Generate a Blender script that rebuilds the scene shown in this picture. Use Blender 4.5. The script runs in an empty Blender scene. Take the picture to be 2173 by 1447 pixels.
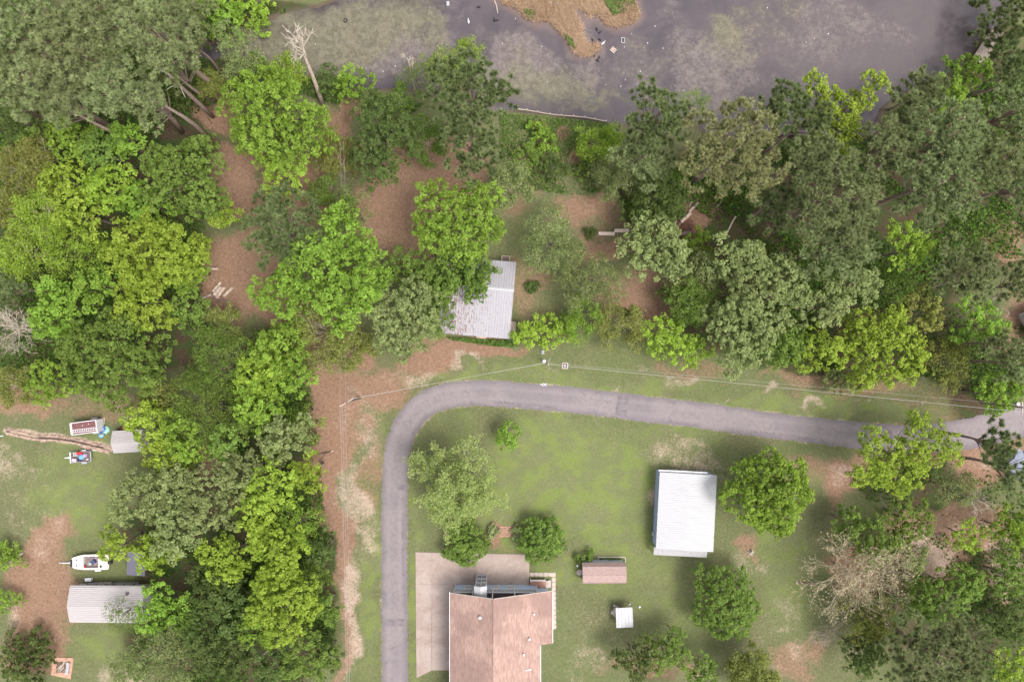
import bpy, math, random
import numpy as np
from mathutils import Vector, Matrix
from math import radians, sin, cos, pi

# ---------------------------------------------------------------- camera, sky, sun, exposure
S, CX, CY, H = 0.08, 1086.5, 723.5, 118.0      # metres per photo pixel on the ground, nadir, flying height
sc = bpy.context.scene
COL = sc.collection
cam_d = bpy.data.cameras.new('camera'); cam = bpy.data.objects.new('camera', cam_d); COL.objects.link(cam)
cam.location = (0, 0, H); cam.rotation_euler = (0, 0, 0)
cam_d.sensor_width = 36.0; cam_d.lens = 36.0 * H / (2173 * S); cam_d.clip_start = 1.0; cam_d.clip_end = 5000
sc.camera = cam
SUN_EL, SUN_AZ = radians(64), radians(118)      # azimuth clockwise from +Y (north)
w = bpy.data.worlds.new('World'); sc.world = w; w.use_nodes = True
nt = w.node_tree; nt.nodes.clear()
sky = nt.nodes.new('ShaderNodeTexSky'); sky.sky_type = 'NISHITA'; sky.sun_disc = False
sky.sun_elevation = SUN_EL; sky.sun_rotation = SUN_AZ; sky.air_density = 1.0; sky.dust_density = 4.0
hs = nt.nodes.new('ShaderNodeHueSaturation'); hs.inputs['Saturation'].default_value = 0.28   # thin high cloud: a pale sky
bg = nt.nodes.new('ShaderNodeBackground'); bg.inputs['Strength'].default_value = 0.15
wo = nt.nodes.new('ShaderNodeOutputWorld')
nt.links.new(sky.outputs[0], hs.inputs['Color']); nt.links.new(hs.outputs[0], bg.inputs['Color']); nt.links.new(bg.outputs[0], wo.inputs['Surface'])
sl = bpy.data.lights.new('sun', 'SUN'); so = bpy.data.objects.new('sun', sl); COL.objects.link(so)
sl.energy = 1.3; sl.angle = radians(24); sl.color = (1.0, 0.96, 0.92)
sd = Vector((sin(SUN_AZ) * cos(SUN_EL), cos(SUN_AZ) * cos(SUN_EL), sin(SUN_EL)))
so.rotation_euler = sd.to_track_quat('Z', 'Y').to_euler(); so.location = sd * 300
sc.view_settings.view_transform = 'Standard'; sc.view_settings.look = 'None'
sc.view_settings.gamma = 1.0; sc.view_settings.use_curve_mapping = False
sc.view_settings.exposure = 1.05
sc.cycles.max_bounces = 5; sc.cycles.diffuse_bounces = 2; sc.cycles.glossy_bounces = 2; sc.cycles.transmission_bounces = 2; sc.cycles.transparent_max_bounces = 4

# ---------------------------------------------------------------- helpers
def G(px, py, z=0.0):
    k = (H - z) / H
    return Vector(((px - CX) * S * k, -(py - CY) * S * k, z))
def tag(o, label=None, cat=None, group=None, kind=None):
    if label: o['label'] = label
    if cat: o['category'] = cat
    if group: o['group'] = group
    if kind: o['kind'] = kind
    return o
def empty(name, loc, rz=0.0, label=None, cat=None, group=None):
    o = bpy.data.objects.new(name, None); COL.objects.link(o)
    o.location = loc; o.rotation_euler = (0, 0, rz); o.empty_display_size = 0.3
    return tag(o, label, cat, group)
def link(name, me, mat=None, parent=None, loc=(0, 0, 0), rot=(0, 0, 0)):
    if mat is not None and len(me.materials) == 0: me.materials.append(mat)
    o = bpy.data.objects.new(name, me); COL.objects.link(o)
    o.location = loc; o.rotation_euler = rot
    if parent is not None: o.parent = parent
    return o
def np_mesh(name, V, k, tint=None, smooth=False):
    """V (n,k,3): n loose faces of k corners; tint (n,)"""
    n = V.shape[0]
    me = bpy.data.meshes.new(name)
    me.vertices.add(n * k); me.vertices.foreach_set('co', np.ascontiguousarray(V, dtype=np.float32).ravel())
    me.loops.add(n * k); me.loops.foreach_set('vertex_index', np.arange(n * k, dtype=np.int32))
    me.polygons.add(n); me.polygons.foreach_set('loop_start', np.arange(0, n * k, k, dtype=np.int32))
    if tint is not None:
        a = me.attributes.new('tint', 'FLOAT', 'POINT'); a.data.foreach_set('value', np.repeat(tint, k).astype(np.float32))
    me.update(calc_edges=True)
    return me
class MB:
    def __init__(s): s.v = []; s.f = []
    def add(s, vs, fs):
        b = len(s.v); s.v += [tuple(v) for v in vs]; s.f += [tuple(i + b for i in f) for f in fs]; return s
    def box(s, c, d, rz=0.0, rx=0.0, ry=0.0):
        M = Matrix.Rotation(rz, 3, 'Z') @ Matrix.Rotation(ry, 3, 'Y') @ Matrix.Rotation(rx, 3, 'X'); c = Vector(c)
        vs = [c + M @ Vector((x * d[0] / 2, y * d[1] / 2, z * d[2] / 2)) for x in (-1, 1) for y in (-1, 1) for z in (-1, 1)]
        return s.add(vs, [(0, 1, 3, 2), (4, 6, 7, 5), (0, 4, 5, 1), (2, 3, 7, 6), (0, 2, 6, 4), (1, 5, 7, 3)])
    def prism(s, pts, z0, z1):
        n = len(pts); a = sum(pts[i][0] * pts[(i + 1) % n][1] - pts[(i + 1) % n][0] * pts[i][1] for i in range(n))
        if a < 0: pts = pts[::-1]
        vs = [(p[0], p[1], z0) for p in pts] + [(p[0], p[1], z1) for p in pts]
        return s.add(vs, [tuple(range(n - 1, -1, -1)), tuple(range(n, 2 * n))] + [(i, (i + 1) % n, n + (i + 1) % n, n + i) for i in range(n)])
    def tube(s, path, radii, n=6, cap=True):
        path = [Vector(p) for p in path]; m = len(path); vs = []
        t0 = (path[1] - path[0]).normalized(); ref = Vector((0, 0, 1)) if abs(t0.z) < 0.9 else Vector((1, 0, 0))
        for i, p in enumerate(path):
            t = (path[min(i + 1, m - 1)] - path[max(i - 1, 0)]).normalized()
            a = t.cross(ref)
            a = a.normalized() if a.length > 1e-4 else Vector((1, 0, 0))
            b = t.cross(a); r = radii[i] if hasattr(radii, '__len__') else radii
            vs += [p + (a * cos(2 * pi * k / n) + b * sin(2 * pi * k / n)) * r for k in range(n)]
        fs = [(i * n + k, i * n + (k + 1) % n, (i + 1) * n + (k + 1) % n, (i + 1) * n + k) for i in range(m - 1) for k in range(n)]
        if cap: fs += [tuple(range(n - 1, -1, -1)), tuple((m - 1) * n + k for k in range(n))]
        return s.add(vs, fs)
    def lathe(s, prof, c=(0, 0, 0), n=16, sx=1.0, sy=1.0):
        c = Vector(c); vs = []
        for r, z in prof: vs += [c + Vector((r * sx * cos(2 * pi * k / n), r * sy * sin(2 * pi * k / n), z)) for k in range(n)]
        m = len(prof)
        fs = [(i * n + k, i * n + (k + 1) % n, (i + 1) * n + (k + 1) % n, (i + 1) * n + k) for i in range(m - 1) for k in range(n)]
        return s.add(vs, fs + [tuple(range(n - 1, -1, -1)), tuple((m - 1) * n + k for k in range(n))])
    def mesh(s, name, smooth=False):
        me = bpy.data.meshes.new(name); me.from_pydata(s.v, [], s.f); me.update()
        if smooth: me.polygons.foreach_set('use_smooth', [True] * len(me.polygons))
        return me
    def build(s, name, mat, parent=None, loc=(0, 0, 0), rot=(0, 0, 0), smooth=False):
        return link(name, s.mesh(name, smooth), mat, parent, loc, rot)
def catmull(pts, step):
    out = []
    P = [pts[0]] + list(pts) + [pts[-1]]
    for i in range(1, len(P) - 2):
        p0, p1, p2, p3 = [np.array(q, float) for q in P[i - 1:i + 3]]
        n = max(2, int(np.linalg.norm(p2 - p1) / step))
        for k in range(n):
            t = k / n
            out.append(0.5 * ((2 * p1) + (p2 - p0) * t + (2 * p0 - 5 * p1 + 4 * p2 - p3) * t * t + (3 * p1 - p0 - 3 * p2 + p3) * t ** 3))
    out.append(np.array(pts[-1], float))
    return np.array(out)

# ---------------------------------------------------------------- materials
class NT:
    def __init__(s, name):
        s.m = bpy.data.materials.new(name); s.m.use_nodes = True; s.t = s.m.node_tree; s.n = s.t.nodes
        s.b = s.n['Principled BSDF']; s.out = s.n['Material Output']
    def new(s, ty, **kw):
        d = s.n.new('ShaderNode' + ty)
        for k, v in kw.items():
            if hasattr(d, k): setattr(d, k, v)
        return d
    def L(s, a, b): s.t.links.new(a, b)
    def pos(s):
        return s.new('NewGeometry').outputs['Position']
    def noise(s, scale, detail=4, rough=0.6, vec=None, dist=0.0, stretch=None):
        n = s.new('TexNoise'); n.inputs['Scale'].default_value = scale; n.inputs['Detail'].default_value = detail
        n.inputs['Roughness'].default_value = rough; n.inputs['Distortion'].default_value = dist
        v = vec if vec is not None else s.pos()
        if stretch:
            mp = s.new('Mapping'); mp.inputs['Scale'].default_value = stretch; s.L(v, mp.inputs['Vector']); v = mp.outputs[0]
        s.L(v, n.inputs['Vector']); return n.outputs['Fac']
    def attr(s, name, out='Fac'):
        a = s.new('Attribute'); a.attribute_name = name; return a.outputs[out]
    def math(s, op, a, b=None, clamp=False):
        m = s.new('Math'); m.operation = op; m.use_clamp = clamp
        for i, x in enumerate((a, b)):
            if x is None: continue
            if isinstance(x, (int, float)): m.inputs[i].default_value = x
            else: s.L(x, m.inputs[i])
        return m.outputs[0]
    def ramp(s, f, a, b, lo=0.0, hi=1.0):
        r = s.new('MapRange'); r.interpolation_type = 'SMOOTHSTEP'
        r.inputs['From Min'].default_value = a; r.inputs['From Max'].default_value = b
        r.inputs['To Min'].default_value = lo; r.inputs['To Max'].default_value = hi
        s.L(f, r.inputs['Value']); return r.outputs['Result']
    def mix(s, f, a, b, mode='MIX'):
        m = s.new('Mix'); m.data_type = 'RGBA'; m.blend_type = mode
        if isinstance(f, (int, float)): m.inputs['Factor'].default_value = f
        else: s.L(f, m.inputs['Factor'])
        for x, nm in ((a, 6), (b, 7)):
            if isinstance(x, tuple): m.inputs[nm].default_value = (*x, 1)
            else: s.L(x, m.inputs[nm])
        return m.outputs[2]
    def bump(s, h, strength=0.4, dist=0.1):
        b = s.new('Bump'); b.inputs['Strength'].default_value = strength; b.inputs['Distance'].default_value = dist
        s.L(h, b.inputs['Height']); s.L(b.outputs[0], s.b.inputs['Normal'])
    def done(s, col, rough=0.8, spec=0.3, metal=0.0):
        if isinstance(col, tuple): s.b.inputs['Base Color'].default_value = (*col, 1)
        else: s.L(col, s.b.inputs['Base Color'])
        s.b.inputs['Roughness'].default_value = rough; s.b.inputs['Specular IOR Level'].default_value = spec
        s.b.inputs['Metallic'].default_value = metal
        return s.m
def plain(name, c, rough=0.7, var=0.25, scale=2.0, spec=0.3, metal=0.0, stretch=None):
    t = NT(name); n = t.noise(scale, 5, 0.65, stretch=stretch)
    lo = tuple(x * (1 - var) for x in c); hi = tuple(min(1, x * (1 + var)) for x in c)
    return t.done(t.mix(t.ramp(n, 0.3, 0.7), lo, hi), rough, spec, metal)
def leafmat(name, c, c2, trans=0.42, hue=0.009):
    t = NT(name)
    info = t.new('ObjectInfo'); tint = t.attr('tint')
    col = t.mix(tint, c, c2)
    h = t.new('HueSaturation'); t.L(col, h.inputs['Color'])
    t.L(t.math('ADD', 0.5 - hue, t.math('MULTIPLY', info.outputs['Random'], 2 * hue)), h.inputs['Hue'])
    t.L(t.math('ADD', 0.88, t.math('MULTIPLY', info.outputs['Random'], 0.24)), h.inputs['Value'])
    t.n.remove(t.b); t.b = t.new('BsdfDiffuse'); t.L(h.outputs[0], t.b.inputs['Color'])
    tr = t.new('BsdfTranslucent'); t.L(h.outputs[0], tr.inputs['Color'])
    mx = t.new('MixShader'); mx.inputs[0].default_value = trans
    t.L(t.b.outputs[0], mx.inputs[1]); t.L(tr.outputs[0], mx.inputs[2]); t.L(mx.outputs[0], t.out.inputs['Surface'])
    return t.m
LEAF = {
    'lime':  leafmat('lime_leaves', (0.143, 0.214, 0.023), (0.404, 0.540, 0.086)),
    'fresh': leafmat('fresh_leaves', (0.103, 0.168, 0.022), (0.314, 0.471, 0.078)),
    'mid':   leafmat('mid_leaves', (0.081, 0.129, 0.024), (0.247, 0.350, 0.079)),
    'dark':  leafmat('dark_leaves', (0.051, 0.081, 0.022), (0.171, 0.229, 0.071)),
    'sage':  leafmat('sage_leaves', (0.124, 0.154, 0.053), (0.356, 0.419, 0.164)),
    'olive': leafmat('olive_leaves', (0.119, 0.137, 0.032), (0.363, 0.396, 0.110)),
    'pine':  leafmat('pine_needles', (0.113, 0.138, 0.053), (0.356, 0.413, 0.186), 0.2),
    'pinedk': leafmat('dark_pine_needles', (0.066, 0.088, 0.031), (0.238, 0.290, 0.116), 0.2),
    'pinepale': leafmat('pale_pine_needles', (0.150, 0.158, 0.064), (0.425, 0.430, 0.200), 0.2),
    'palelime': leafmat('pale_lime_leaves', (0.200, 0.250, 0.075), (0.430, 0.500, 0.170)),
    'tanbud': leafmat('tan_buds', (0.220, 0.190, 0.100), (0.480, 0.430, 0.260), 0.2, 0.01),
    'straw': leafmat('dry_grass_blades', (0.330, 0.215, 0.130), (0.660, 0.490, 0.340), 0.2, 0.01),
    'under': leafmat('undergrowth_leaves', (0.026, 0.055, 0.010), (0.138, 0.226, 0.044), 0.3),
    'ivy':   leafmat('low_green_leaves', (0.043, 0.083, 0.017), (0.165, 0.253, 0.061), 0.2),
}
BARK = plain('bark', (0.20, 0.155, 0.125), 0.9, 0.35, 3)
PBARK = plain('pine_bark', (0.26, 0.19, 0.155), 0.9, 0.3, 3)
PALE = plain('pale_bark', (0.42, 0.36, 0.29), 0.9, 0.2, 3)
TANTW = plain('tan_twigs', (0.50, 0.41, 0.29), 0.9, 0.2, 3)
TWIG = plain('twig_bark', (0.40, 0.35, 0.25), 0.9, 0.2, 3)
LOGM = plain('cut_log_bark', (0.42, 0.33, 0.27), 0.9, 0.3, 2.5)
DKLOG = plain('dark_log_bark', (0.16, 0.115, 0.09), 0.9, 0.3, 2.5)
WOOD = plain('weathered_wood', (0.40, 0.33, 0.27), 0.85, 0.2, 4, stretch=(0.4, 3, 3))
DKWOOD = plain('dark_wood', (0.13, 0.095, 0.085), 0.85, 0.25, 4)
WHITE = plain('white_paint', (0.66, 0.65, 0.66), 0.5, 0.06, 1.5)
GREY = plain('grey_metal', (0.34, 0.34, 0.36), 0.5, 0.15, 2)
BLACK = plain('black_rubber', (0.025, 0.025, 0.027), 0.8, 0.2, 4)
RED = plain('red_plastic', (0.55, 0.035, 0.04), 0.45, 0.1, 3)
BLUE = plain('blue_plastic', (0.05, 0.16, 0.55), 0.5, 0.2, 3)
SKYB = plain('light_blue_tarp', (0.16, 0.38, 0.68), 0.5, 0.25, 2.5)
MINT = plain('mint_tarp', (0.30, 0.55, 0.45), 0.55, 0.15, 2.5)
PINK = plain('pale_pink_plastic', (0.55, 0.42, 0.50), 0.5, 0.1, 2)
TAN = plain('tan_plastic', (0.50, 0.36, 0.20), 0.6, 0.2, 2)
MAROON = plain('maroon_roof_membrane', (0.155, 0.068, 0.068), 0.75, 0.2, 2)
CONC = plain('pale_concrete', (0.43, 0.36, 0.32), 0.9, 0.12, 1.2)
DIRT = plain('loose_dirt', (0.33, 0.235, 0.185), 0.95, 0.3, 1.6)
GLASS = NT('window_glass').done((0.055, 0.075, 0.10), 0.08, 0.6)
# ---------------------------------------------------------------- ground, pond, road
POND = [(405, 110), (450, 92), (500, 76), (540, 52), (600, 30), (690, 12), (760, -20), (800, -200), (2300, -200), (2260, -60), (2173, 0), (2118, 52), (2074, 95),
        (2040, 130), (2005, 160), (1960, 182), (1905, 200), (1870, 232), (1858, 288), (1800, 300), (1700, 296), (1600, 292), (1500, 287), (1475, 248), (1425, 246), (1400, 276), (1340, 267),
        (1285, 258), (1240, 251), (1190, 245), (1140, 238), (1095, 232), (1040, 230), (990, 218), (992, 142), (940, 140), (925, 198), (898, 188), (850, 184), (790, 188), (735, 180), (690, 168),
        (630, 150), (585, 138), (545, 118), (500, 112), (450, 124)]
ISLE = [(1055, -60), (1052, -10), (1068, 9), (1099, 20), (1110, 35), (1129, 46), (1166, 46), (1180, 61), (1199, 81), (1215, 110), (1232, 120), (1258, 118),
        (1274, 105), (1272, 92), (1248, 90), (1236, 74), (1238, 55), (1224, 31), (1222, 18), (1240, 24), (1250, 39), (1265, 31), (1274, 40), (1287, 52),
        (1305, 59), (1331, 55), (1355, 42), (1360, 28), (1353, 9), (1346, -8), (1340, -60)]
ROAD = [(837, 1620), (838, 1447), (837, 1250), (837, 1100), (839, 1000), (847, 940), (868, 893), (905, 857), (950, 840), (1000, 834), (1060, 835), (1100, 839), (1200, 847),
        (1300, 859), (1400, 871), (1500, 883), (1640, 903), (1800, 921), (1900, 929), (1960, 930), (2030, 924), (2100, 910), (2173, 888), (2320, 840)]
def inside(X, Y, poly):
    r = np.zeros(X.shape, bool); n = len(poly)
    for i in range(n):
        x1, y1 = poly[i]; x2, y2 = poly[(i + 1) % n]
        if y1 == y2: continue
        c = ((y1 > Y) != (y2 > Y)) & (X < (x2 - x1) * (Y - y1) / (y2 - y1) + x1)
        r ^= c
    return r
def polydist(X, Y, pts):
    d = np.full(X.shape, 1e9)
    for (x1, y1), (x2, y2) in zip(pts[:-1], pts[1:]):
        L2 = (x2 - x1) ** 2 + (y2 - y1) ** 2 + 1e-9
        t = np.clip(((X - x1) * (x2 - x1) + (Y - y1) * (y2 - y1)) / L2, 0, 1)
        d = np.minimum(d, np.hypot(X - x1 - t * (x2 - x1), Y - y1 - t * (y2 - y1)))
    return d
def sdist(X, Y, poly):                      # signed distance in pixels, positive inside
    return polydist(X, Y, poly + [poly[0]]) * np.where(inside(X, Y, poly), 1, -1)
def sstep(a, b, x):
    t = np.clip((x - a) / (b - a), 0, 1); return t * t * (3 - 2 * t)
_rg = np.random.default_rng(5)
_gk = [(_rg.uniform(-1, 1, 2) * f, _rg.uniform(0, 6.28), f) for f in (0.02, 0.03, 0.045, 0.07, 0.1, 0.16) for _ in range(4)]
def wob(X, Y):                              # smooth pseudo-noise about -1..1, pixels in
    s = 0
    for k, ph, f in _gk: s = s + np.sin(X * k[0] + Y * k[1] + ph) * (0.02 / f) ** 0.5
    return s / 4.0
def ground_z(X, Y):
    pd = sdist(X, Y, POND) + wob(X * 2, Y * 2) * 4; isl = sdist(X, Y, ISLE) + wob(X * 2, Y * 2) * 3
    z = -1.5 * sstep(-7, 12, pd)
    z = np.where(isl > -10, np.maximum(z, -1.5 + 1.42 * sstep(-9, 5, isl)), z)
    return z
def ext_axis(lo, hi, step, far):
    a = np.arange(lo, hi + 1e-6, step); g = []; d = step; x = hi
    while x < far: d *= 1.6; x += d; g.append(x)
    h = []; d = step; x = lo
    while x > -far: d *= 1.6; x -= d; h.append(x)
    return np.array(h[::-1] + list(a) + g)
gx = ext_axis(-92, 92, 0.65, 1800); gy = ext_axis(-64, 66, 0.65, 1800)
WX, WY = np.meshgrid(gx, gy); PX = WX / S + CX; PY = CY - WY / S
GZ = ground_z(PX, PY) + wob(PX * 3, PY * 3) * 0.03
GZ = np.where(polydist(PX, PY, ROAD) < 45, 0.0, GZ)
def grid_mesh(name, WX, WY, Z, attrs):
    ny, nx = WX.shape; me = bpy.data.meshes.new(name)
    co = np.stack([WX, WY, Z], -1).reshape(-1, 3).astype(np.float32)
    idx = np.arange(ny * nx).reshape(ny, nx)
    q = np.stack([idx[:-1, :-1], idx[:-1, 1:], idx[1:, 1:], idx[1:, :-1]], -1).reshape(-1, 4).astype(np.int32)
    me.vertices.add(len(co)); me.vertices.foreach_set('co', co.ravel())
    me.loops.add(q.size); me.loops.foreach_set('vertex_index', q.ravel())
    me.polygons.add(len(q)); me.polygons.foreach_set('loop_start', np.arange(0, q.size, 4, dtype=np.int32))
    for k, a in attrs.items():
        at = me.attributes.new(k, 'FLOAT', 'POINT'); at.data.foreach_set('value', a.astype(np.float32).ravel())
    me.update(calc_edges=True)
    me.polygons.foreach_set('use_smooth', [True] * len(q))
    return me
def blobs(lst):
    m = np.zeros(PX.shape); X, Y = PX + wob(PX * 1.3, PY * 1.3 + 99) * 26, PY + wob(PX * 1.3 + 300, PY * 1.3) * 26
    for cx, cy, rx, ry, v in lst:
        d = ((X - cx) / rx) ** 2 + ((Y - cy) / ry) ** 2
        m = np.maximum(m, v * (1 - sstep(0.1, 1.7, d)))
    return m
straw = blobs([(500, 385, 75, 70, 1), (520, 590, 110, 110, 1), (620, 665, 100, 45, .9), (700, 745, 70, 50, .9), (470, 240, 60, 60, .8), (640, 400, 60, 70, .8),
    (900, 375, 130, 70, 1), (830, 440, 80, 110, 1), (715, 300, 55, 60, .9), (870, 530, 60, 40, .7), (990, 350, 60, 50, .9),
    (705, 860, 70, 95, .95), (700, 1000, 46, 120, .9), (780, 830, 110, 60, .75), (910, 770, 100, 34, .8), (1010, 742, 110, 24, 1), (715, 1120, 30, 130, .8), (728, 1290, 22, 200, .75),
    (790, 1000, 30, 120, .55), (1120, 600, 50, 90, .55), (1150, 660, 60, 50, .4), (1250, 460, 90, 40, .7), (1350, 640, 85, 75, .8), (1290, 520, 80, 30, .9), (1410, 620, 70, 60, .9), (1100, 440, 40, 60, .5), (1460, 450, 50, 60, .8),
    (90, 1260, 80, 150, .85), (110, 1150, 60, 60, .8), (60, 1390, 70, 60, .7), (40, 850, 90, 50, .8), (230, 860, 80, 40, .5), (100, 830, 100, 40, .5),
    (1960, 1170, 80, 45, 1), (1995, 1200, 50, 60, 1), (1780, 1010, 55, 70, .8), (1730, 980, 60, 30, .6), (2000, 1120, 110, 60, .9), (2130, 1190, 60, 90, 1), (1850, 1200, 110, 60, .8), (1700, 1400, 60, 60, .6), (2130, 500, 60, 50, .9), (1960, 940, 60, 40, .6),
    (2100, 980, 80, 80, .9), (2160, 680, 60, 90, .9), (1680, 800, 120, 20, .6), (1800, 820, 150, 26, .6), (1960, 860, 80, 40, .4), (1450, 780, 90, 25, .5), (1590, 1165, 28, 24, .7), (1390, 1420, 160, 40, .5), (430, 970, 30, 40, 1), (1070, 1127, 36, 18, .8)])
sand = blobs([(760, 900, 50, 90, .55), (755, 1050, 36, 130, .62), (740, 1280, 34, 200, .6), (860, 800, 110, 34, .5), (1500, 1400, 200, 60, .34), (1230, 1330, 130, 120, .38), (1640, 1330, 90, 130, .42), (60, 1050, 90, 170, .42), (1480, 1230, 120, 60, .3), (1300, 1120, 80, 120, .2), (1050, 1080, 60, 30, .4), (765, 1060, 30, 75, .8), (745, 1250, 32, 60, .85), (745, 1350, 30, 70, .9), (745, 1180, 24, 60, .6), (770, 930, 40, 50, .6), (800, 870, 40, 40, .4), (900, 800, 70, 16, .7), (1010, 772, 34, 16, .8), (780, 1130, 24, 60, .7),
    (1345, 780, 22, 16, .8), (1280, 795, 26, 10, .7), (1440, 805, 45, 16, .7), (1640, 842, 22, 9, .8), (1735, 858, 20, 9, .8), (1820, 864, 26, 9, .8), (1915, 870, 26, 9, .6), (1540, 832, 26, 9, .7), (1180, 785, 26, 12, .6),
    (1450, 975, 100, 34, .62), (1382, 1030, 20, 60, .65), (1385, 1110, 12, 40, .4), (1590, 1200, 34, 34, .55), (1740, 1345, 55, 60, .62), (1235, 1390, 70, 50, .55), (1660, 1290, 40, 80, .55), (1200, 1180, 40, 40, .42), (1240, 1250, 60, 40, .34),
    (30, 985, 50, 50, .6), (30, 1085, 40, 60, .5), (110, 1150, 40, 60, .6), (60, 1210, 30, 30, .5), (110, 890, 20, 12, .6), (260, 1440, 80, 26, .7), (20, 1300, 40, 50, .6), (40, 890, 70, 20, .4), (1780, 1000, 40, 50, .6), (1965, 1170, 80, 60, .85), (2130, 1200, 60, 80, .85), (2030, 1110, 90, 40, .55), (2110, 965, 60, 50, .6), (1220, 230, 60, 16, .5)])
rd = polydist(PX, PY, ROAD)
sand = np.maximum(sand * .78, 0.50 * (1 - sstep(27, 37, rd)))
tr = polydist(PX, PY, [(15, 914), (100, 926), (180, 938), (232, 950)])
sand = np.maximum(sand, 0.85 * (1 - sstep(5, 13, tr)))
litter = blobs([(200, 250, 300, 300, 1), (150, 550, 260, 220, 1), (200, 720, 200, 110, 1), (400, 650, 60, 160, 1), (590, 900, 110, 220, 1), (580, 1200, 130, 300, 1), (400, 1100, 150, 130, .9), (470, 1300, 220, 200, 1),
    (1600, 420, 230, 160, 1), (1900, 450, 300, 230, 1), (1800, 700, 330, 110, 1), (2100, 250, 160, 200, 1), (2000, 1250, 230, 240, .7), (1950, 1010, 130, 70, .8), (1400, 420, 90, 80, .8), (1480, 470, 60, 60, 1),
    (2080, 800, 120, 100, 1), (1380, 1430, 100, 40, .6), (450, 100, 120, 120, 1), (1540, 640, 110, 120, 1), (600, 40, 200, 40, .8)])
lush = blobs([(1150, 930, 150, 70, .9), (1200, 1020, 210, 110, 1), (1120, 1080, 160, 70, .8), (1300, 1150, 90, 90, .8), (1180, 1210, 60, 40, .9), (1400, 930, 160, 30, .5), (950, 900, 60, 40, .4), (165, 1060, 100, 90, .8), (170, 970, 90, 40, .6),
    (230, 1370, 80, 50, .7), (800, 930, 14, 120, .5), (790, 1200, 26, 240, .75), (1040, 800, 200, 16, .8), (1300, 815, 200, 18, .7), (1600, 860, 250, 20, .8), (1850, 885, 150, 16, .8), (1320, 1200, 140, 80, .5), (878, 1250, 12, 260, .8), (1660, 1200, 60, 100, .6), (1190, 320, 130, 60, .9), (1400, 1260, 60, 60, .4), (1720, 1000, 80, 30, .4)])
isl = sdist(PX, PY, ISLE); wet = sstep(-12, 0, sdist(PX, PY, POND)) * (1 - sstep(-8, 0, isl))
straw = np.maximum(straw, sstep(-6, 2, isl) * 0.95); sand = np.maximum(sand, sstep(-5, 3, isl) * 0.62)
t = NT('ground_cover')
n1 = t.noise(0.35, 6, 0.7); n2 = t.noise(2.2, 5, 0.75); n3 = t.noise(9, 3, 0.7); nb = t.noise(0.08, 3, 0.5); n5 = t.noise(4.5, 4, 0.8, dist=1.5)
def msk(a, k=1.0, soft=0.22):
    v = t.math('ADD', t.attr(a), t.math('MULTIPLY', t.math('SUBTRACT', t.math('ADD', t.math('MULTIPLY', n1, 0.55), t.math('MULTIPLY', n2, 0.45)), 0.5), 1.5 * k))
    return t.ramp(v, 0.5 - soft, 0.5 + soft)
grass = t.mix(t.ramp(nb, 0.35, 0.65), (0.100, 0.106, 0.048), (0.100, 0.126, 0.044))
grass = t.mix(msk('lush', 0.9, 0.5), grass, t.mix(t.ramp(t.noise(0.32, 4, 0.6), 0.42, 0.6), (0.132, 0.156, 0.062), (0.154, 0.206, 0.044)))
grass = t.mix(t.ramp(n2, 0.38, 0.66, 0, 0.6), grass, (0.185, 0.168, 0.098))       # dry blades
n6 = t.noise(0.9, 5, 0.75); grass = t.mix(t.ramp(n6, 0.5, 0.72, 0, 0.5), grass, (0.172, 0.168, 0.078))
n7 = t.noise(4.2, 3, 0.8); grass = t.mix(t.ramp(n7, 0.5, 0.68, 0, 0.6), grass, (0.062, 0.088, 0.024)); grass = t.mix(t.ramp(n7, 0.46, 0.3, 0, 0.45), grass, (0.20, 0.20, 0.10))
n8 = t.noise(0.22, 4, 0.7); fl = t.math('MULTIPLY', t.ramp(n8, 0.45, 0.62), t.ramp(n5, 0.54, 0.64, 0, 0.8)); grass = t.mix(fl, grass, (0.30, 0.235, 0.150))
grass = t.mix(t.ramp(n3, 0.45, 0.7, 0, 0.4), grass, (0.056, 0.080, 0.022))
strawc = t.mix(t.ramp(n2, 0.3, 0.7), (0.165, 0.098, 0.064), (0.285, 0.175, 0.118))
strawc = t.mix(t.ramp(n5, 0.52, 0.7, 0, 0.8), strawc, (0.120, 0.072, 0.048))
strawc = t.mix(t.ramp(n3, 0.56, 0.72, 0, 0.6), strawc, (0.40, 0.28, 0.20))
sandc = t.mix(t.ramp(n2, 0.3, 0.7), (0.30, 0.215, 0.155), (0.47, 0.37, 0.30))
litc = t.mix(t.ramp(n2, 0.35, 0.65), (0.046, 0.034, 0.020), (0.090, 0.060, 0.038))
litc = t.mix(t.ramp(n1, 0.42, 0.58, 0, 0.85), litc, (0.040, 0.066, 0.018))
c = t.mix(msk('litter', 0.9), grass, litc)
c = t.mix(msk('straw', 1.0, 0.28), c, strawc)
vs_ = t.math('ADD', t.attr('sand'), t.math('MULTIPLY', t.math('SUBTRACT', t.math('ADD', t.math('MULTIPLY', n5, 0.62), t.math('MULTIPLY', n1, 0.38)), 0.5), 2.5))
c = t.mix(t.ramp(vs_, 0.40, 0.72, 0, .92), c, sandc)
c = t.mix(t.attr('wet'), c, (0.115, 0.085, 0.068))
t.bump(t.math('ADD', n2, n3), 0.5, 0.12)
GROUNDM = t.done(c, 0.95, 0.15)
tag(link('ground', grid_mesh('ground', WX, WY, GZ, dict(straw=straw, sand=sand, litter=litter, lush=lush, wet=wet)), GROUNDM), kind='structure')

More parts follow.
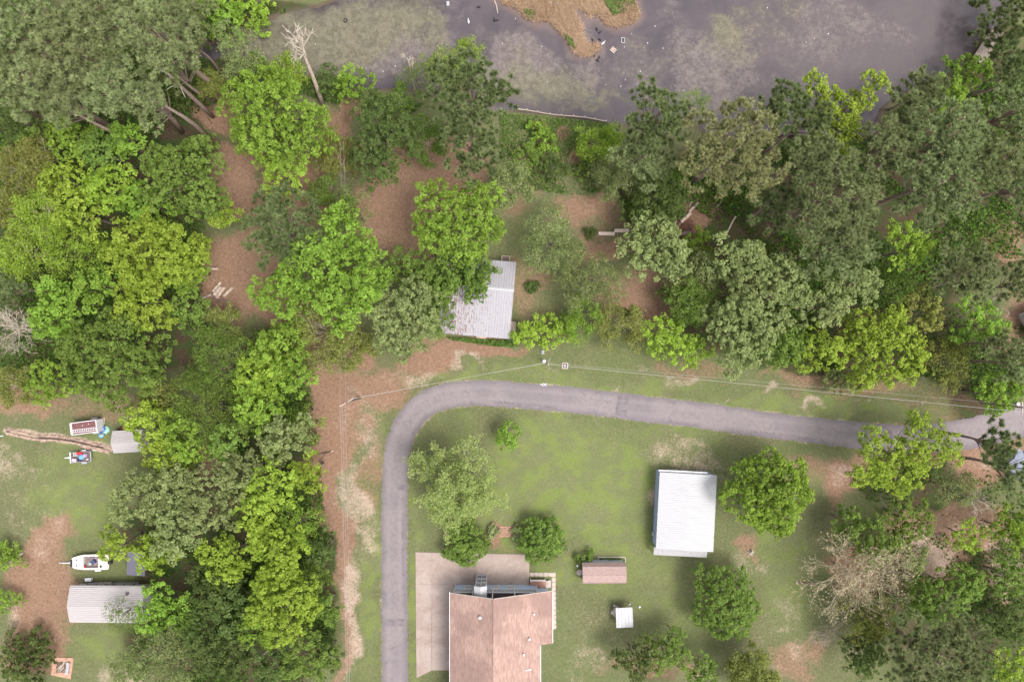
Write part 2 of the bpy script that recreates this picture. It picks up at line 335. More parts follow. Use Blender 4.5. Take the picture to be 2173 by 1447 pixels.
# pond water
wx = np.arange(-58, 108, .7); wy = np.arange(35, 82, .7); QX, QY = np.meshgrid(wx, wy); qx, qy = QX / S + CX, CY - QY / S
def blobs2(lst):
    m = np.zeros(qx.shape); X, Y = qx + wob(qx * 1.2, qy * 1.2 + 50) * 30, qy + wob(qx * 1.2 + 200, qy * 1.2) * 30
    for cx, cy, rx, ry, v in lst: m = np.maximum(m, v * (1 - sstep(0.0, 2.0, ((X - cx) / rx) ** 2 + ((Y - cy) / ry) ** 2)))
    return m
algae = blobs2([(680, 90, 150, 70, 1), (620, 120, 80, 50, .9), (800, 50, 90, 60, .9), (880, 60, 60, 60, .7), (1160, 180, 120, 60, .7), (1250, 230, 120, 30, .6), (1560, 50, 40, 60, .95), (1540, 90, 70, 70, .5), (1380, 130, 100, 60, .25), (560, 90, 60, 60, .8), (1640, 40, 60, 60, .4)])
scum = blobs2([(850, 130, 130, 60, .9), (780, 100, 90, 60, .6), (1100, 130, 70, 60, .9), (1180, 150, 140, 60, .6), (1500, 120, 100, 80, .65), (1480, 190, 140, 40, .7), (1420, 60, 60, 80, .4), (1760, 60, 180, 60, .45), (950, 30, 80, 40, .3), (1320, 150, 120, 80, .3), (1230, 80, 40, 40, .5), (1700, 110, 200, 60, .3)])
silt = blobs2([(1800, 90, 240, 110, .75), (1950, 40, 140, 90, .7), (1640, 60, 120, 80, .4), (1240, 60, 40, 40, .6)])
mud = (1 - sstep(0, 16, -sdist(qx, qy, ISLE) + wob(qx * 2, qy * 2) * 5)) * .8
tannin = blobs2([(590, 35, 70, 22, .9), (450, 90, 60, 30, .9), (680, 14, 70, 14, .9), (880, 10, 40, 30, .5), (550, 60, 40, 40, .5)])
t = NT('pond_water')
n1 = t.noise(0.16, 6, 0.7, dist=0.5); n2 = t.noise(1.3, 6, 0.8, dist=0.3); n3 = t.noise(6, 2, 0.6)
def msk2(a, soft=0.25):
    return t.ramp(t.math('ADD', t.attr(a), t.math('MULTIPLY', t.math('SUBTRACT', t.math('ADD', t.math('MULTIPLY', n1, 0.6), t.math('MULTIPLY', n2, 0.4)), 0.5), 1.9)), 0.5 - soft, 0.5 + soft)
base = t.mix(t.ramp(n1, 0.35, 0.65), (0.074, 0.062, 0.070), (0.098, 0.081, 0.086))
sc_ = msk2('scum', 0.33); al_ = msk2('algae', 0.38)
base = t.mix(t.attr('silt'), base, t.mix(t.ramp(n2, 0.3, 0.7), (0.096, 0.078, 0.082), (0.112, 0.092, 0.091)))
base = t.mix(t.math('MULTIPLY', t.attr('mud'), 0.85), base, (0.185, 0.130, 0.112))
base = t.mix(t.math('MULTIPLY', sc_, 0.8), base, t.mix(t.ramp(n2, 0.35, 0.65), (0.108, 0.082, 0.076), (0.195, 0.165, 0.152)))
base = t.mix(t.math('MULTIPLY', al_, 0.8), base, t.mix(t.ramp(n2, 0.35, 0.65), (0.095, 0.088, 0.052), (0.185, 0.168, 0.108)))
base = t.mix(t.math('MULTIPLY', t.attr('tannin'), 0.75), base, (0.035, 0.026, 0.028))
t.done(base, 0.12, 0.5); t.b.inputs['IOR'].default_value = 1.33
t.L(t.math('ADD', 0.10, t.math('MULTIPLY', t.math('MAXIMUM', sc_, al_), 0.4)), t.b.inputs['Roughness'])
t.bump(n3, 0.03, 0.02)
POND_Z = -0.40
tag(link('pond_water', grid_mesh('pond_water', QX, QY, np.full(QX.shape, POND_Z), dict(algae=algae, scum=scum, tannin=tannin, silt=silt, mud=mud)), t.m), kind='structure')

# road
rp = catmull(ROAD, 4.0); rng = np.random.default_rng(11)
RV = []; RA = []; NC = 11
for i, p in enumerate(rp):
    d = rp[min(i + 1, len(rp) - 1)] - rp[max(i - 1, 0)]; d /= np.linalg.norm(d); nrm = np.array([-d[1], d[0]])
    hw = 27.2 + (0 if p[0] < 1900 else (p[0] - 1900) / 273 * 9)
    e0, e1 = hw + rng.normal(0, 1.15), hw + rng.normal(0, 1.15)
    for k in range(NC):
        u = k / (NC - 1) * 2 - 1; q = p + nrm * (u * (e1 if u > 0 else e0)); wv = G(q[0], q[1])
        RV.append((wv.x, wv.y, 0.035 * (1 - u ** 4) + 0.008)); RA.append(u)
me = bpy.data.meshes.new('road'); me.from_pydata(RV, [], [(i * NC + k, i * NC + k + 1, (i + 1) * NC + k + 1, (i + 1) * NC + k) for i in range(len(rp) - 1) for k in range(NC - 1)])
at = me.attributes.new('across', 'FLOAT', 'POINT'); at.data.foreach_set('value', np.array(RA, np.float32)); me.update()
if me.polygons[0].normal.z < 0: me.flip_normals()
t = NT('worn_asphalt')
n1 = t.noise(0.18, 4, 0.6); n2 = t.noise(1.5, 6, 0.7); n3 = t.noise(14, 3, 0.8); n4 = t.noise(0.06, 2, 0.5)
ac = t.attr('across'); ab = t.math('ABSOLUTE', ac)
col = t.mix(t.ramp(n2, 0.3, 0.7), (0.184, 0.155, 0.157), (0.236, 0.201, 0.200))
edge = t.ramp(t.math('ADD', ab, t.math('MULTIPLY', t.math('SUBTRACT', t.math('ADD', n1, n2), 1.0), 0.9)), 0.62, 0.95, 0, 0.75)
col = t.mix(edge, col, (0.138, 0.118, 0.130))
col = t.mix(t.ramp(n4, 0.54, 0.62, 0, 0.5), col, (0.150, 0.128, 0.140))
vo = t.new('TexVoronoi'); vo.feature = 'DISTANCE_TO_EDGE'; vo.inputs['Scale'].default_value = 0.42; t.L(t.pos(), vo.inputs['Vector'])
col = t.mix(t.math('MULTIPLY', t.ramp(vo.outputs['Distance'], 0.03, 0.0), t.ramp(n1, 0.45, 0.6, 0, 0.6)), col, (0.10, 0.085, 0.09))
wl = t.ramp(t.math('ABSOLUTE', t.math('SUBTRACT', ab, 0.42)), 0.0, 0.22, 0.35, 0.0); col = t.mix(wl, col, (0.235, 0.205, 0.205))
col = t.mix(t.ramp(n3, 0.5, 0.8, 0, 0.35), col, (0.30, 0.265, 0.255))
t.bump(n3, 0.3, 0.03)
tag(link('road', me, t.done(col, 0.9, 0.25)), kind='structure')

def road_patch(x, y, n, k0, k1, mat):
    i0 = int(np.argmin(np.hypot(rp[:, 0] - x, rp[:, 1] - y))); g = random.Random(int(x)); vs = []; m = k1 - k0 + 1
    for i in range(i0, i0 + n + 1):
        for k in range(k0, k1 + 1):
            v = Vector(RV[i * NC + k]); j = .12 if i in (i0, i0 + n) or k in (k0, k1) else 0; vs.append((v.x + g.uniform(-j, j), v.y + g.uniform(-j, j), v.z + .006))
    o = MB().add(vs, [(i * m + k, i * m + k + 1, (i + 1) * m + k + 1, (i + 1) * m + k) for i in range(n) for k in range(m - 1)]).build('road_patch', mat)
    if o.data.polygons[0].normal.z < 0: o.data.flip_normals()
    return tag(o, kind='structure')
PATCH = plain('darker_asphalt', (0.168, 0.142, 0.150), .9, .2, 1.2)
for x, y, n, k0, k1 in ((838, 1330, 4, 1, 9), (838, 1040, 3, 6, 9), (1308, 860, 6, 1, 9), (1600, 897, 30, 8, 9), (837, 1250, 40, 8, 9), (1050, 834, 34, 8, 9), (1880, 927, 4, 2, 9)): road_patch(x, y, n, k0, k1, PATCH)
# ---------------------------------------------------------------- trees
def unit(a): return a / (np.linalg.norm(a, axis=-1, keepdims=True) + 1e-9)
def kites(P, N, s, asp, rng, fold=0.12):
    T = unit(np.cross(N, unit(rng.normal(size=P.shape)))); B = np.cross(N, T); s = s[:, None]
    return np.stack([P - T * s * .5, P + B * s * asp * .5 + N * s * fold, P + T * s * .5, P - B * s * asp * .5 + N * s * fold], 1)
def blades(P, D, L, wd, rng):
    B = unit(np.cross(D, unit(rng.normal(size=P.shape)))); L = L[:, None]
    return np.stack([P - B * wd * .5, P + B * wd * .5, P + D * L], 1)
def dirs(n, rng, zmin=-0.25):
    z = rng.uniform(zmin, 1, n); a = rng.uniform(0, 2 * pi, n); r = np.sqrt(np.maximum(0, 1 - z * z))
    return np.stack([r * np.cos(a), r * np.sin(a), z], 1)
def auto_lobes(R, h, D, n, rng, lo, hi, off=(0, 0)):
    out = []; ph = rng.uniform(0, 6.28); ecc = rng.uniform(0.86, 1.0); rot = rng.uniform(0, pi)
    for i in range(n):
        rho = math.sqrt((i + 0.5) / n); th = ph + i * 2.39996 + rng.normal(0, .25); rl = R * rng.uniform(lo, hi)
        rr = rho * (R * 1.16 - rl * .8) * rng.uniform(.86, 1.07); x, y = rr * cos(th), rr * sin(th) * ecc
        x, y = x * cos(rot) - y * sin(rot), x * sin(rot) + y * cos(rot)
        out.append((off[0] + x, off[1] + y, h - rl * .8 - D * rho ** 2 * rng.uniform(.6, 1.1), rl))
    out.append((off[0], off[1], h - R * .62 - D * .12, R * .56))
    return out
def clumps(lobes, sp, rng, flat=0.8, zmin=-0.2):
    C = []; T = []
    for x, y, z, rl in lobes:
        n = max(5, int(2 * pi * rl * rl * 0.8 / (sp * sp))); d = dirs(n, rng, zmin)
        C.append(np.array([x, y, z]) + d * np.array([rl, rl, rl * flat]) * rng.uniform(.72, 1.02, (n, 1))); T.append(np.full(n, rng.uniform(-.15, .15)))
    C, T = np.concatenate(C), np.concatenate(T); L = np.array(lobes)          # leave out tufts buried inside another lobe
    q = (C[:, None, :] - L[None, :, :3]) / (L[None, :, 3:4] * np.array([1, 1, flat])); m = (q ** 2).sum(-1).min(1) > .56
    return C[m], T[m]
def crown_mesh(kind, lobes, rng, name='crown', scale=1.0):
    if kind == 'p':
        C, T = clumps(lobes, 1.0, rng, 0.62, -0.05); n = len(C); k = 62; d = dirs(n * k, rng, -0.15)
        P = np.repeat(C, k, 0) + d * 0.10; L = rng.uniform(.40, .74, n * k)
        V = blades(P, unit(d + np.array([0, 0, .25])), L, 0.13, rng)
        tn = np.clip(.48 + np.repeat(T + rng.normal(0, .15, n), k) + rng.normal(0, .2, n * k), 0, 1)
        return np_mesh(name, V, 3, tn)
    if kind == 'f':
        C, T = clumps(lobes, 1.0, rng, 0.85); n = len(C); k = 34
        d = dirs(n * k, rng, -.6); P = np.repeat(C, k, 0) + d * rng.uniform(.1, .95, (n * k, 1)) * np.array([1, 1, .8])
        V = kites(P, unit(d + rng.normal(0, .6, d.shape) + np.array([.1, 0, .9])), rng.uniform(.22, .46, n * k) * scale, .34, rng)
        tn = np.clip(.45 + np.repeat(T + rng.normal(0, .1, n), k) + rng.normal(0, .2, n * k), 0, 1)
        return np_mesh(name, V, 4, tn)
    scale *= rng.uniform(.82, 1.12); C, T = clumps(lobes, (.84 if kind == 'r' else .98) * scale, rng); n = len(C); k = 26
    rc = np.repeat(rng.uniform(.30, .66, n) * scale, k); d = dirs(n * k, rng, -.1)
    P = np.repeat(C, k, 0) + d * (rc * rng.uniform(.6, 1.05, n * k))[:, None]
    V = kites(P, unit(d * .7 + rng.normal(0, .4, d.shape) + np.array([.1, -.05, .9])), rng.uniform(.20, .42, n * k) * scale, .72, rng)
    tn = np.clip(.5 + np.repeat(T + rng.normal(0, .16, n), k) + rng.normal(0, .22, n * k), 0, 1)
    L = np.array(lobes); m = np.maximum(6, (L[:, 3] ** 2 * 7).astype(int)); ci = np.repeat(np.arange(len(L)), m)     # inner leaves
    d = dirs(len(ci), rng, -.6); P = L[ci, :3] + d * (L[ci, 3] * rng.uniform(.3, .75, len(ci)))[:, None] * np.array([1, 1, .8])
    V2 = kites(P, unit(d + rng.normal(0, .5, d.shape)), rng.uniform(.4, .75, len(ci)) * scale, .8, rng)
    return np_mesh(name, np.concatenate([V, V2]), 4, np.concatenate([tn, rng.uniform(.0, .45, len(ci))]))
def bez(a, b, sag, rng, n=4):
    a, b = Vector(a), Vector(b); j = Vector(rng.normal(0, .06, 3)) * (b - a).length; m = (a + b) / 2 + Vector((0, 0, sag)) + j
    return [a * (1 - t) ** 2 + m * 2 * t * (1 - t) + b * t * t for t in [i / n for i in range(n + 1)]]
def skeleton(mb, rng, base, R, h, r0, nl=7, levels=3, tips=None, z0=.4, low=10, high=70, rmin=.024):
    def br(p, d, L, r, lev):
        q = p + d * L; mid = p + d * L * .5 + Vector(rng.normal(0, .07 * L, 3))
        mb.tube([p, mid, q], [r, r * .8, r * .5], 3 if lev < levels else 4, False)
        if lev == 0:
            if tips is not None: tips.append(q); tips.append(mid)
            return
        for i in range(3 if lev < levels else 4):
            f = rng.uniform(.35, 1.0) if i else 1.0; s = mid.lerp(q, max(0, f * 2 - 1)) if f > .5 else p.lerp(mid, f * 2)
            nd = (d + Vector(rng.normal(0, .5, 3)) + Vector((0, 0, .12))).normalized()
            br(s, nd, L * rng.uniform(.55, .8), max(rmin, r * .52), lev - 1)
    for i in range(nl):
        a = 2 * pi * i / nl + rng.normal(0, .25); e = radians(rng.uniform(low, high))
        d = Vector((cos(a) * cos(e), sin(a) * cos(e), sin(e))); L = R * rng.uniform(.36, .5)
        br(Vector(base) + Vector((0, 0, h * rng.uniform(z0, z0 + .25))), d, L, r0 * .5, levels)
NAMES = {'r': 'round_tree', 'p': 'pine_tree', 'b': 'broadleaf_tree', 'f': 'feathery_tree', 's': 'sparse_tree', 'd': 'bare_tree', 'u': 'shrub'}
def make_tree(px, py, r, h, kind, col, label, lob=None, seed=0, bark=None, lean=0.0, trunk_r=None):
    rng = np.random.default_rng(seed * 7919 + 13)
    zc = h * .8; b = G(px, py, zc); k = (H - zc) / H; R = r * S * k
    gz = float(ground_z(np.array([b.x / S + CX]), np.array([CY - b.y / S]))[0]); 
    root = empty(NAMES[kind], (b.x, b.y, gz), 0, label, 'shrub' if kind == 'u' else 'tree')
    tr0 = trunk_r or max(.07, min(.42, h * .017))
    bm_ = bark or (PBARK if kind == 'p' else (TANTW if col == 'tanbud' else TWIG if kind == 's' else (TANTW if kind == 'd' and r > 80 else PALE if kind == 'd' else BARK)))
    top = (rng.normal(0, .02) * h, rng.normal(0, .02) * h, h * (.9 if kind == 'p' else .68))
    MB().tube(bez((0, 0, -.25), top, 0, rng, 5), [tr0 * 1.15, tr0, tr0 * .85, tr0 * .7, tr0 * .5, tr0 * .3], 8).build('trunk', bm_, root, smooth=True)
    if kind in 'sd':
        mb = MB(); tips = []
        big = col == 'tanbud'
        skeleton(mb, rng, (0, 0, 0), R * (1.15 if big else 1.12), h, tr0, (15 if big else 8 if r < 60 else 18), 4 if big else 3, tips, rmin=.016 if big else .022)
        mb.build('branches', bm_, root)
        if kind == 's':
            P = np.array([tuple(q) for q in tips]); k_ = 1 if big else 17 if r > 95 else 10; P = np.repeat(P, k_, 0) + rng.normal(0, .28, (len(P) * k_, 3))
            V = kites(P, unit(rng.normal(0, .6, P.shape) + np.array([0, 0, .8])), rng.uniform(.16, .38, len(P)), .6, rng)
            link('crown', np_mesh('crown', V, 4, np.clip(rng.normal(.5, .22, len(P)), 0, 1)), LEAF[col], root)
        return root
    D = min(h * .5, R * .85) if kind != 'u' else h * .45
    if lob:
        lobes = []
        for lx, ly, lr in lob:
            q = G(lx, ly, zc) - b; Rl = lr * S * k * 1.1
            lobes += auto_lobes(Rl, h - rng.uniform(0, .12) * h, min(D, Rl * .9), 6 if lr < 45 else 9, rng, .36, .48, (q.x, q.y))
    elif kind == 'p': lobes = auto_lobes(R, h, min(h * .28, R * .7), int(np.clip(R * 4.2, 14, 36)), rng, .22, .32)
    elif kind == 'f': lobes = auto_lobes(R, h, D, 9, rng, .34, .46)
    elif kind == 'u': lobes = auto_lobes(R, h, D, 6, rng, .38, .5)
    elif kind == 'r': lobes = auto_lobes(R, h, D * .9, 20, rng, .32, .42) + [(0, 0, h - R * .85, R * .8)]
    else: lobes = auto_lobes(R, h, D, int(np.clip(R * 2, 7, 14)), rng, .30, .43)
    mb = MB()
    for x, y, z, rl in lobes:
        z1 = max(.15, min(z * .8, z - rl * (1.0 if kind != 'p' else .5))); f = min(.9, max(.25, z1 / h - .12)); t0 = Vector(top) * min(1, f * h / top[2])
        mb.tube(bez(t0, (x, y, z - rl * .1), rl * .3 if kind == 'p' else -rl * .2, rng), [tr0 * .38, tr0 * .3, tr0 * .22, tr0 * .15, tr0 * .07], 4, False)
    mb.build('branches', bm_, root)
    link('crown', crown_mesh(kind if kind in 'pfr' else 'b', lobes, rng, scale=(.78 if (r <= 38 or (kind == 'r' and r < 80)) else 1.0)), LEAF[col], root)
    return root
